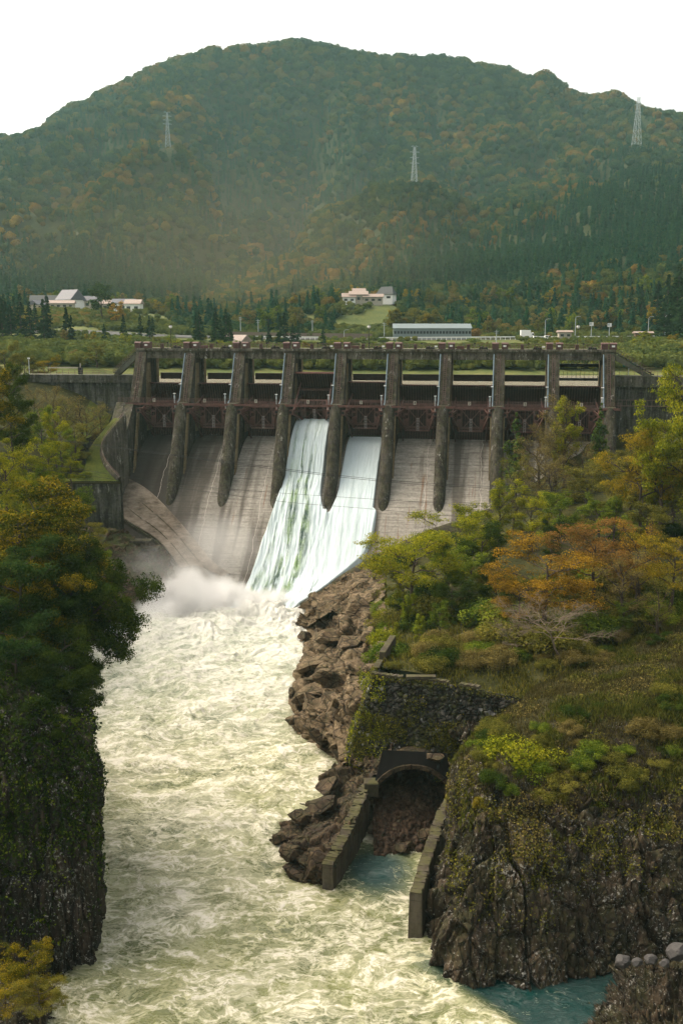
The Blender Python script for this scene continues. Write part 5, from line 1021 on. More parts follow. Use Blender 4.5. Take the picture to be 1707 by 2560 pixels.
# tunnel: black lintel, arch ring, barrel, rubble
ac = atz(1032, 2085, 1.2); acx, acy = 8.0, 106.2; RO, RI, zs = 4.95, 4.5, 2.6
tn = empty('tunnel', (acx, acy, 0), R(-6), 'dark arched concrete tunnel mouth under the masonry wall', 'tunnel')
m = MB(); n = 20; an = np.linspace(0, pi, n)
for y0, y1 in ((-.6, .5),):
    vs = []
    for a in an: vs += [(RO*cos(a), y0, zs+RO*sin(a)), (RI*cos(a), y0, zs+RI*sin(a)), (RO*cos(a), y1, zs+RO*sin(a)), (RI*cos(a), y1, zs+RI*sin(a))]
    fs = []
    for i in range(n-1): k = 4*i; fs += [(k, k+1, k+5, k+4), (k+2, k+6, k+7, k+3), (k, k+4, k+6, k+2), (k+1, k+3, k+7, k+5)]
    m.add(vs, fs)
m.build('arch_ring', M['wetrock'], tn)
m = MB(); vs = [(RI*cos(a), y, zs+RI*sin(a)) for y in (-.5, 16) for a in an]+[(-RI, -.5, -2), (-RI, 16, -2), (RI, -.5, -2), (RI, 16, -2)]
fs = [(i, i+1, n+i+1, n+i) for i in range(n-1)]+[(n-1, 2*n, 2*n+1, 2*n-1), (0, n, 2*n+3, 2*n+2), tuple(range(n, 2*n))+(2*n+1, 2*n+3)]; m.add(vs, fs); m.build('barrel', M['wetrock'], tn)
m = MB(); vs = []
for a in an: vs += [((RO-.1)*cos(a), -.3, zs+(RO-.1)*sin(a))]
top = [(-5.4, -.3, zs), (-5.4, -.3, 11.), (5.4, -.3, 11.), (5.4, -.3, zs)]
for i in range(n-1):
    a, b = vs[i], vs[i+1]; m.add([a, b, (b[0]*.72, .05, 8.9), (a[0]*.72, .05, 8.9)], [(0, 1, 2, 3)])
m.build('lintel', simple('black_lintel_concrete', (.009, .008, .007), .85, .5, .6), tn)
P = loft([[(acx-4.6, 98, -1.), (acx, 97.5, -1.2), (acx+3.2, 97, -1.5)], [(acx-4.6, 101.5, 1.0), (acx, 102, .6), (acx+4.4, 102, -.4)], [(acx-4.6, 106, 2.2), (acx, 106.5, 2.1), (acx+4.6, 107, 1.2)], [(acx-4.6, 113, 5.2), (acx, 113, 5.4), (acx+4.8, 113, 4.8)]], 110, 130)
displaced('rubble', P, 110, 130, rock('rubble_stones', ((.012, .008, .005), (.045, .028, .017), (.12, .08, .05)), 2.2, 0, 0), .28, 1.5, 33, (1, 1, 1), 1., .08, label='heap of reddish rubble stones on the tunnel floor', cat='rubble', kind='stuff')
m = MB(); p = Vector(atz(962, 2062, 1.0)); m.box(p, (3.0, 3.2, .7), Matrix.Rotation(-.4, 3, 'Z') @ Matrix.Rotation(.2, 3, 'X')); tag(m.build('concrete_slab', M['wall2'], bevel=.08), 'fallen dark concrete slab lying in the tunnel mouth', 'slab')
# training walls of the outlet
def tw(pts, th, zb, name, label, side):
    e = empty(name, pts[0], 0, label, 'wall'); o0 = Vector(pts[0]); q = resample(pts, 46, False); q = q+np.random.default_rng(3).normal(size=q.shape)*np.array([.05, .05, .07]); V = []; n = len(q)
    for i, p in enumerate(q):
        d = q[min(i+1, n-1)]-q[max(i-1, 0)]; d = Vector((d[0], d[1], 0)).normalized(); s_ = Vector((d.y, -d.x, 0))*side*th; a = Vector(p)
        V += [a-o0, a+s_-o0, Vector((a.x, a.y, zb))+s_*1.1-o0, Vector((a.x, a.y, zb))-s_*.12-o0]
    F = [(4*i+c, 4*i+(c+1) % 4, 4*i+4+(c+1) % 4, 4*i+4+c) for i in range(n-1) for c in range(4)]+[(0, 1, 2, 3), (4*n-1, 4*n-2, 4*n-3, 4*n-4)]
    m = MB(); m.add(V, F); m.build('wall_body', M['wall2'], e); m = MB()
    for i in range(n-1): a = Vector(V[4*i])*.5+Vector(V[4*i+1])*.5; b = Vector(V[4*i+4])*.5+Vector(V[4*i+5])*.5; m.bar(a+Vector((0, 0, .06)), b+Vector((0, 0, .06)), th+.12, .22)
    m.build('coping', M['coping'], e)
tw([(3.0, 106, 4.7), atz(912, 2000, 4.2), atz(880, 2075, 3.5), atz(848, 2135, 3.0), atz(830, 2165, 2.7)], 1.0, -2., 'training_wall', 'sloping concrete wall on the left of the tunnel outlet', 1)
m = MB(); m.box(atz(928, 1968, 4.6), (1.6, 1.6, 1.6)); tag(m.build('concrete_pier', M['coping'], bevel=.1), 'squat concrete block where the sloping wall meets the arch', 'block')
tw([(12.4, 104.5, 5.9), atz(1092, 2030, 5.2), atz(1070, 2090, 4.8), atz(1045, 2160, 4.5), atz(1030, 2215, 4.4), atz(1022, 2232, 4.3)], -1.15, -2., 'training_wall', 'long sloping concrete wall on the right of the tunnel outlet', 1)
for i, (px, py, z, a, b, c, lb) in enumerate(((1118, 1925, 6.6, 1.5, 1.2, 1.6, 'rough dark rock leaning on the right haunch of the tunnel arch'), (1132, 1975, 5.2, 1.5, 1.3, 1.9, 'dark rock at the right springing of the tunnel arch'), (1085, 1893, 8.4, 1.3, .9, .9, 'round stone lodged above the tunnel crown'), (965, 1905, 6.2, 1.7, 1.2, 1.2, 'dark rock over the left haunch of the tunnel arch'), (1010, 2120, .6, 1.3, 1.1, .6, 'flat dark stone in the water of the tunnel mouth'), (1060, 2090, .9, 1.2, 1., .6, 'wet dark stone on the tunnel floor by the right wall'))):
    boulder(px, py, z, a, b, c, 'wetrock', lb, 150+i)
# rock between arch, wall and cliff
P = loft([[atz(1125, 1985, 3.), atz(1150, 1940, 6.8), atz(1180, 1870, 9)], [(13.6, 108.5, 8.), (14.5, 109.5, 9.5), (17., 110, 11.5)], [(12., 110.5, 9.6), (15, 111, 11.5), (18., 111.5, 13.5)]], 70, 70); displaced('rock_outcrop', P, 70, 70, M['basalt'], .5, .7, 51, (1, 1, .6), 1., .15, label='dark stony bank wedged between the tunnel arch and the cliff', cat='rock')
P = loft([[atz(850, 1912, -.8), atz(880, 1950, 2.4), atz(905, 1975, 3.6), (2.8, 106.5, 4.)], [atz(868, 1900, 3.4), atz(905, 1915, 4.1), atz(945, 1925, 4.4), (5., 109, 7.4)], [atz(880, 1880, 4.5), atz(920, 1895, 4.8), atz(975, 1900, 6.4), (6, 110.6, 8.6)]], 90, 60); displaced('rock_outcrop', P, 90, 60, M['wetrock'], .5, .8, 52, (1, 1, 1), 1., .12, label='small rocky step at the foot of the masonry wall', cat='rock')
# boulder bank bottom right
P = loft([[Z(1440, 2600, -1.5), Z(1480, 2540, -1.5), Z(1520, 2480, -1.2), Z(1560, 2460, -1.)], [Yp(1560, 2640, 67.5), Yp(1570, 2560, 70.5), Yp(1580, 2470, 74.5), Yp(1600, 2412, 77)], [Yp(1800, 2620, 66.5), Yp(1800, 2520, 70), Yp(1790, 2420, 74), Yp(1800, 2380, 78)]], 170, 150)
displaced('boulder_bank', P, 170, 150, M['basalt'], .75, .9, 61, (1, 1, 1), 1., .15, label='dark bank of rough stones in the bottom right corner', cat='rock')
for i, (px, py, z, a, lb) in enumerate(((1690, 2372, 6.2, .95, 'large smooth grey boulder on the stony bank, rightmost'), (1626, 2390, 5.7, .62, 'smooth pinkish-grey boulder beside the largest one'), (1590, 2398, 5.2, .5, 'rounded brownish boulder third from the right on the bank'), (1555, 2395, 4.6, .75, 'rough grey boulder half covered in lichen on the bank'), (1660, 2400, 5.9, .45, 'small round grey boulder wedged between the two smooth ones'))):
    boulder(px, py+8, z-.1, a, a*.9, a*.75, 'stone_pale', lb, 120+i, flat=.95, sub=4)
# left cliff
def colrow(f): return [f(*c) for c in ((-260, 0), (60, 1), (150, 2), (225, 3), (246, 4), (236, 5))]
rowsL = [
 [Z(-300, 2520, -1.5), Z(20, 2480, -1.5), Z(120, 2480, -1.5), Z(180, 2468, -1.5), Z(238, 2420, -1.5), (-24.5, 92, -1.5), (-30, 106, -1.5), (-37, 125, -1.5)],
 [Yp(-300, 2250, 76), Yp(20, 2300, 78), Yp(120, 2320, 79), Yp(195, 2300, 80), Yp(246, 2280, 82.5), (-23.8, 93, 5), (-30, 106, 5), (-37, 125, 5)],
 [Yp(-300, 2050, 78), Yp(20, 2080, 80), Yp(120, 2090, 81), Yp(200, 2080, 82), Yp(241, 2060, 84.), (-24.6, 94, 11), (-30.5, 106, 10), (-37.5, 125, 9)],
 [Yp(-300, 1850, 80), Yp(20, 1900, 82), Yp(110, 1900, 83), Yp(180, 1900, 84), Yp(226, 1890, 86), (-26.5, 95, 16), (-32, 107, 14), (-39, 126, 12)],
 [Yp(-300, 1700, 86), Yp(0, 1720, 88), Yp(90, 1740, 89), Yp(140, 1760, 90), Yp(175, 1760, 92), (-31.5, 100, 19), (-36, 110, 17), (-43, 128, 14)],
 [(-75, 100, 30), (-60, 100, 26), (-52, 101, 24), (-46, 102, 22), (-42, 104, 21), (-40, 108, 20), (-46, 118, 18), (-52, 132, 15)]]
nu, nv = 400, 300; P = loft(rowsL, nu, nv, True, True); o = displaced('cliff', P, nu, nv, M['basalt_l'], .5, .75, 71, (1, 1, .2), 1., .2, fis=.8); tag(o, 'dark vertical columnar cliff on the left bank', 'cliff', kind='structure')
leftZ = grid_z(P[np.tile(np.arange(nv) > nv*.7, nu)], nu, nv)
# left bank further up to the dam
cl = np.array([(-45, 130, 14), (-44, 155, 9), (-47, 185, 7), (-52, 205, 12), (-60, 130, 26), (-62, 160, 27), (-60, 185, 27), (-66, 200, 30), (-58, 212, 28), (-70, 215, 33), (-90, 215, 40), (-90, 160, 34), (-120, 160, 44), (-90, 120, 36), (-120, 215, 48), (-60, 228, 33), (-75, 235, 39), (-95, 240, 43), (-130, 235, 48), (-62, 110, 24), (-140, 120, 50), (-95, 100, 38), (-65, 245, 41)])
lbz = tps_fit(cl); xr = lambda y: np.interp(y, [108, 118, 132, 160, 200, 203, 214, 224, 236], [-41, -44, -46, -45, -50, -54, -56, -57.5, -54])
Yq = np.linspace(108, 245, 170); Wq = np.linspace(0, 1, 150)**1.2*130; P = np.array([[xr(y)-w, y, 0] for w in Wq for y in Yq]); P[:, 2] = lbz(P[:, 0], P[:, 1])+fbm(P*.12, 3, 6)*.7
lb_ = npmesh('bank', P, grid_faces(len(Wq), len(Yq)), M['bank'], True); lb_.materials.append(M['lawn']); F_ = np.array(grid_faces(len(Wq), len(Yq))); c = P[F_[:, 0]]; lb_.polygons.foreach_set('material_index', ((c[:, 1] > 200) & (c[:, 0] > -59)).astype(np.int32))
tag(link('bank', lb_), 'left bank rising from the river to the abutment with a lawn strip', 'bank', kind='structure')
# lawn terrace with its curved parapet beside pier and the dark retaining wall under it
tz_ = 24.1
lp = [Yp(150, 1203, 203), Yp(297, 1203, 203)]
par = [Yp(312, 1045, 219), Yp(290, 1072, 216), Yp(264, 1105, 213), Yp(256, 1130, 211), Yp(264, 1160, 208), Yp(282, 1185, 205), Yp(300, 1203, 203.2)]
lawnin = [Yp(285, 1045, 222), Yp(262, 1072, 219), Yp(235, 1105, 215), Yp(222, 1130, 212), Yp(215, 1160, 208), Yp(200, 1185, 205), Yp(150, 1203, 203.2)]
P = loft([par, [lerp3(a, b, .5) for a, b in zip(par, lawnin)], lawnin], 60, 20, True, True); tag(link('lawn', npmesh('lawn', P, grid_faces(60, 20), M['lawn'], True)), 'bright green lawn strip beside the left end pier', 'lawn', kind='structure')
q = resample(par, 40); m = MB(); e = empty('parapet_wall', (0, 0, 0), 0, 'curved mossy parapet wall between lawn and left end pier', 'wall')
rows = [[tuple(p+np.array(o)) for p in q] for o in ((-.5, 0, .0), (-.4, 0, .5), (.3, 0, .5), (.45, 0, -6), (.5, 0, -14))]
P = loft(rows, 40, 12, False); link('wall', npmesh('wall', P, grid_faces(40, 12), M['pier']), e)
m = MB()
for p in q[::3]: m.bar(p+np.array([-.1, 0, .4]), p+np.array([-.1, 0, 1.4]), .07)
for a, b in zip(q[:-1], q[1:]): m.bar(a+np.array([-.1, 0, 1.4]), b+np.array([-.1, 0, 1.4]), .05); m.bar(a+np.array([-.1, 0, .95]), b+np.array([-.1, 0, .95]), .05)
m.build('railing', M['railing'], e)
a, b = Vector(Yp(120, 1203, 203)), Vector(Yp(300, 1203, 203)); m = MB(); m.b2((a.x, 203, 8), (b.x, 205.5, tz_-.25)); e = empty('retaining_wall', (0, 0, 0), 0, 'dark streaked concrete retaining wall under the lawn terrace', 'retaining wall'); m.build('wall', M['wall'], e)
m = MB(); m.b2((a.x, 202.8, tz_-.24), (b.x+.1, 203.6, tz_+.05)); m.build('coping', M['grassy'], e)
# mossy benches and rock under the left apron
P = loft([[Yp(150, 1320, 200), Yp(240, 1320, 200), Yp(310, 1330, 201), Yp(400, 1370, 205)], [Yp(150, 1380, 192), Yp(250, 1385, 193), Yp(330, 1390, 197), Yp(430, 1420, 203)], [Yp(150, 1450, 184), Yp(260, 1470, 187), Yp(350, 1470, 192), Yp(450, 1470, 200)], [atz(150, 1560, -1), atz(270, 1570, -1), atz(350, 1560, -1), atz(500, 1520, -1)]], 160, 140)
displaced('rock_slope', P, 160, 140, rock('misty_mossy_rock', ((.03, .02, .012), (.085, .055, .032), (.16, .11, .07)), .5, .9, 0, (1, 1, 1.5), (.05, .06, .015), -.1), .9, .28, 81, (1, 1, 1.2), 1., .15, label='mossy brown rock slope under the left concrete apron', cat='rock')
for i, (px, py, y, w_) in enumerate(((345, 1352, 200, 8), (372, 1372, 201, 6))):
    m = MB(); m.box(Yp(px, py, y), (w_*.7, 2.2, .6)); tag(m.build('concrete_ledge', M['pier'], bevel=.1), ['upper stepped concrete ledge beneath the left apron', 'lower stepped concrete ledge beneath the left apron'][i], 'ledge')
m = MB(); m.b2((-80, 224, 20), (-50.5, 226.5, 36)) 
# ------------------------------------------------------------------ the river
nx, ny = 560, 760; ly = np.linspace(0, 1, ny)**1.25; yy = 58+ly*(228-58)
xL = np.interp(yy, [58, 90, 125, 190, 228], [-34, -34, -44, -56, -60]); xR = np.interp(yy, [58, 80, 100, 125, 160, 205, 228], [44, 40, 22, 12, 8, 6, 0]); U = np.linspace(0, 1, nx)
Xw = (xL[None, :]*(1-U[:, None])+xR[None, :]*U[:, None]).ravel(); Yw = np.broadcast_to(yy[None, :], (nx, ny)).ravel()
far = sstep(80, 190, Yw)
wp = fbm(np.stack([Xw*.06, Yw*.06, 0*Xw], 1), 3, 90); wq = fbm(np.stack([Xw*.06+9, Yw*.06, 0*Xw+3], 1), 3, 91)
a = fbm(np.stack([Xw*.16+wp*1.6, Yw*.20+wq*1.6, 0*Xw], 1), 5, 92); b = fbm(np.stack([Xw*.55+wp*4, Yw*.8+wq*4, 0*Xw+2], 1), 4, 93); c = 1-np.abs(fbm(np.stack([Xw*.28+wq*3, Yw*.42+wp*3, 0*Xw+7], 1), 4, 94))*2.5
# calm pocket between the outlet walls and in the bottom right corner
pk = sstep(5.5, 1.5, np.hypot((Xw-3.6)/1.0, (Yw-97)*.75))+sstep(0, 3.2, Xw-(9.+(Yw-76.6)*-.9)) * sstep(84, 79, Yw); pk = np.clip(pk, 0, 1)
sp_ = np.exp(-(((Xw+20)/17)**2+((Yw-196)/15)**2)); amp = (.5+.55*far)*(1-.8*pk)
Zw = amp*(a*1.25+b*.28+np.maximum(c, 0)*.35-.3)+sp_*(1.8+1.3*np.maximum(a, -.3)+.5*b)-.35*np.exp(-((Xw+4)/10)**2)*0
Zw += .35*sstep(3.2, 0, np.abs(Xw-(6+(85-Yw)*.52)))*sstep(86, 82, Yw)*sstep(66, 70, Yw)
fo = np.clip(.55+.45*far+sp_*.6-.95*pk+.35*a, -1, 2)
me = npmesh('water', np.stack([Xw, Yw, Zw], 1), grid_faces(nx, ny), None, True, {'foam': ('POINT', fo), 'pocket': ('POINT', pk)})
t = NT('churning_river_water'); p = t.pos(); fa = t.attr('foam'); pa = t.attr('pocket')
wv = t.n('ShaderNodeTexNoise'); t.set(wv.inputs['Vector'], p); wv.inputs['Scale'].default_value = .18; wv.inputs['Detail'].default_value = 4
vm = t.n('ShaderNodeVectorMath'); vm.operation = 'MULTIPLY_ADD'; t.set(vm.inputs[0], wv.outputs['Color']); vm.inputs[1].default_value = (4.5, 4.5, 0); t.set(vm.inputs[2], p); pw = vm.outputs[0]
n1 = t.noise(t.mapping(pw, (.8, 1.25, 1)), .27, 8, .66); n2 = t.noise(t.mapping(pw, (.7, 1.2, 1)), 1.6, 7, .7)
r1 = t.math('ABSOLUTE', t.math('SUBTRACT', t.noise(t.mapping(pw, (.75, 1.2, 1)), .36, 6, .62), .5)); str1 = t.ramp(r1, [(.0, 1.), (.045, 0.)])
r2 = t.math('ABSOLUTE', t.math('SUBTRACT', t.noise(t.mapping(pw, (.8, 1.2, 1), loc=(5, 9, 0)), .95, 6, .65), .5)); str2 = t.ramp(r2, [(.0, .8), (.05, 0.)])
F = t.math('ADD', t.math('MULTIPLY', n1, 1.1), t.math('MULTIPLY', n2, .45)); F = t.math('ADD', F, t.math('MULTIPLY', fa, .42)); F = t.math('ADD', t.math('ADD', F, -.83), t.math('MULTIPLY', pa, -.16))
F = t.math('ADD', F, t.math('MULTIPLY', t.math('ADD', str1, str2), .30))
body = t.ramp(t.noise(p, .12, 3), [(.35, (.07, .085, .025)), (.65, (.17, .18, .065))]); body = t.mix(pa, body, (.003, .030, .027))
lace = t.mix(t.ramp(t.noise(p, .09, 4), [(.4, 0.), (.6, 1.)]), (.33, .325, .18), (.42, .405, .28))
col = t.mix(t.ramp(F, [(.12, 0.), (.42, 1.)]), body, lace); col = t.mix(t.ramp(F, [(.40, 0.), (.66, 1.)]), col, (.63, .595, .50))
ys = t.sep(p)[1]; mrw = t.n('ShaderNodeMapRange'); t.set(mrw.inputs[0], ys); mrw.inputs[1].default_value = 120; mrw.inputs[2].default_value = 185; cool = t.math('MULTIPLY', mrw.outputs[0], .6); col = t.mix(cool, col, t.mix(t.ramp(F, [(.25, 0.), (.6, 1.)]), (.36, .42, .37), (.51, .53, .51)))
rg = t.ramp(F, [(.1, .22), (.5, .7)]); M['river'] = t.fin(t.pbr(col, rg, t.bump(t.math('ADD', t.math('MULTIPLY', n1, 1.2), t.math('ADD', t.math('MULTIPLY', n2, .6), t.math('MULTIPLY', str2, .15))), .8, .35), spec=.45))
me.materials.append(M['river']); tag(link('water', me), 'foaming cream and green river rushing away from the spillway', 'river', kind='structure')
# ------------------------------------------------------------------ spray and mist at the foot of the chute
def mist(name, c, r, dens, label, seed, sc=.16, thr=(.42, .62)):
    bm = bmesh.new(); bmesh.ops.create_icosphere(bm, subdivisions=4, radius=1); V = np.array([v.co[:] for v in bm.verts]); me = bpy.data.meshes.new(name); bm.to_mesh(me); bm.free()
    o = link(name, me); o.location = c; o.scale = r
    t = NT(name+'_air'); ob = t.obj(); ln_ = t.n('ShaderNodeVectorMath'); ln_.operation = 'LENGTH'; t.set(ln_.inputs[0], ob)
    nz = t.noise(t.mapping(t.pos(), (1, 1, .8), loc=(seed, 0, 0)), sc, 5, .6); fall = t.ramp(ln_.outputs['Value'], [(.15, 1.), (.95, 0.)], 'EASE'); d = t.math('MULTIPLY', t.ramp(t.math('ADD', nz, t.math('MULTIPLY', t.math('SUBTRACT', fall, .5), .35)), [(thr[0], 0.), (thr[1], 1.)]), t.math('MULTIPLY', fall, dens))
    v = t.n('ShaderNodeVolumePrincipled'); v.inputs['Color'].default_value = (.97, .97, .97, 1); t.set(v.inputs['Density'], d); v.inputs['Anisotropy'].default_value = .1; t.t.links.new(v.outputs[0], t.out.inputs['Volume']); me.materials.append(t.m)
    tag(o, label, 'mist', kind='stuff'); return o
pA = atz(520, 1500, 1); mist('spray', (pA[0]-3, pA[1]-4, 2.), (22, 12, 9.), 1.0, 'dense white spray where the torrent hits the river', 3)
pB = Yp(540, 1400, 205); mist('mist', (pB[0], 206, 9), (17, 11, 13), .075, 'thin brownish mist drifting up the left apron', 14, .13, (.4, .7)); pC = Yp(380, 1400, 196); mist('mist', (pC[0], 194, 8), (17, 9, 9), .05, 'thin mist veiling the mossy rocks under the left apron', 27, .12, (.38, .7))
pD = atz(690, 1500, 1); mist('spray', (pD[0]-1, pD[1]-2, 1.), (11, 7, 5.), .8, 'white spray under the merging chutes', 41, .25, (.42, .62)); pE = atz(400, 1530, 1); mist('spray', (pE[0], pE[1]-1, 1.), (10, 9, 4.5), .5, 'white spray rolling towards the left rocks', 52, .22, (.42, .64))
gx = aty(560, 640, 640); gh = mist('mist', (gx[0], 640, gx[2]), (260, 150, 95), .00055, 'added gold-tinted volume imitating a warm glare over the valley left of centre', 63, .004, (.25, .75)); gh.data.materials[0].node_tree.nodes['Principled Volume'].inputs['Color'].default_value = (1., .80, .52, 1)  # golden volume added, its colour standing in for warm glare over the valley
# ------------------------------------------------------------------ power cables crossing the gorge
for i, (pts, r_, lb) in enumerate((([(-60, 1070, 165), (356, 1126, 165), (900, 1194, 165), (1270, 1219, 165), (1800, 1246, 165)], .035, 'upper dark cable of the thick pair crossing the spillway'), ([(-60, 1073, 165.6), (356, 1129, 165.6), (900, 1198, 165.6), (1270, 1223, 165.6), (1800, 1250, 165.6)], .035, 'lower dark cable of the thick pair crossing the spillway'),
        ([(-60, 1128, 160), (310, 1191, 160), (543, 1220, 160), (860, 1243, 160), (1270, 1268, 160), (1800, 1290, 160)], .025, 'thin cable crossing the falling water at mid height'), ([(-60, 1150, 158), (300, 1200, 158), (690, 1252, 158), (900, 1270, 158), (1270, 1300, 158), (1800, 1325, 158)], .025, 'lowest thin cable crossing the falling water'))):
    m = MB(); q = resample([Yp(*p) for p in pts], 40); m.tube(q, r_, 5); tag(m.build('power_cable', M['dark']), lb, 'cable', 'cables strung across the gorge')
L_['drygreen'] = leafmat('green_grass_blades', ((.035, .045, .008), (.075, .085, .013), (.13, .13, .022)))
L_['drygrass'] = leafmat('dry_grass_blades', ((.030, .026, .010), (.062, .056, .017), (.115, .098, .034)))
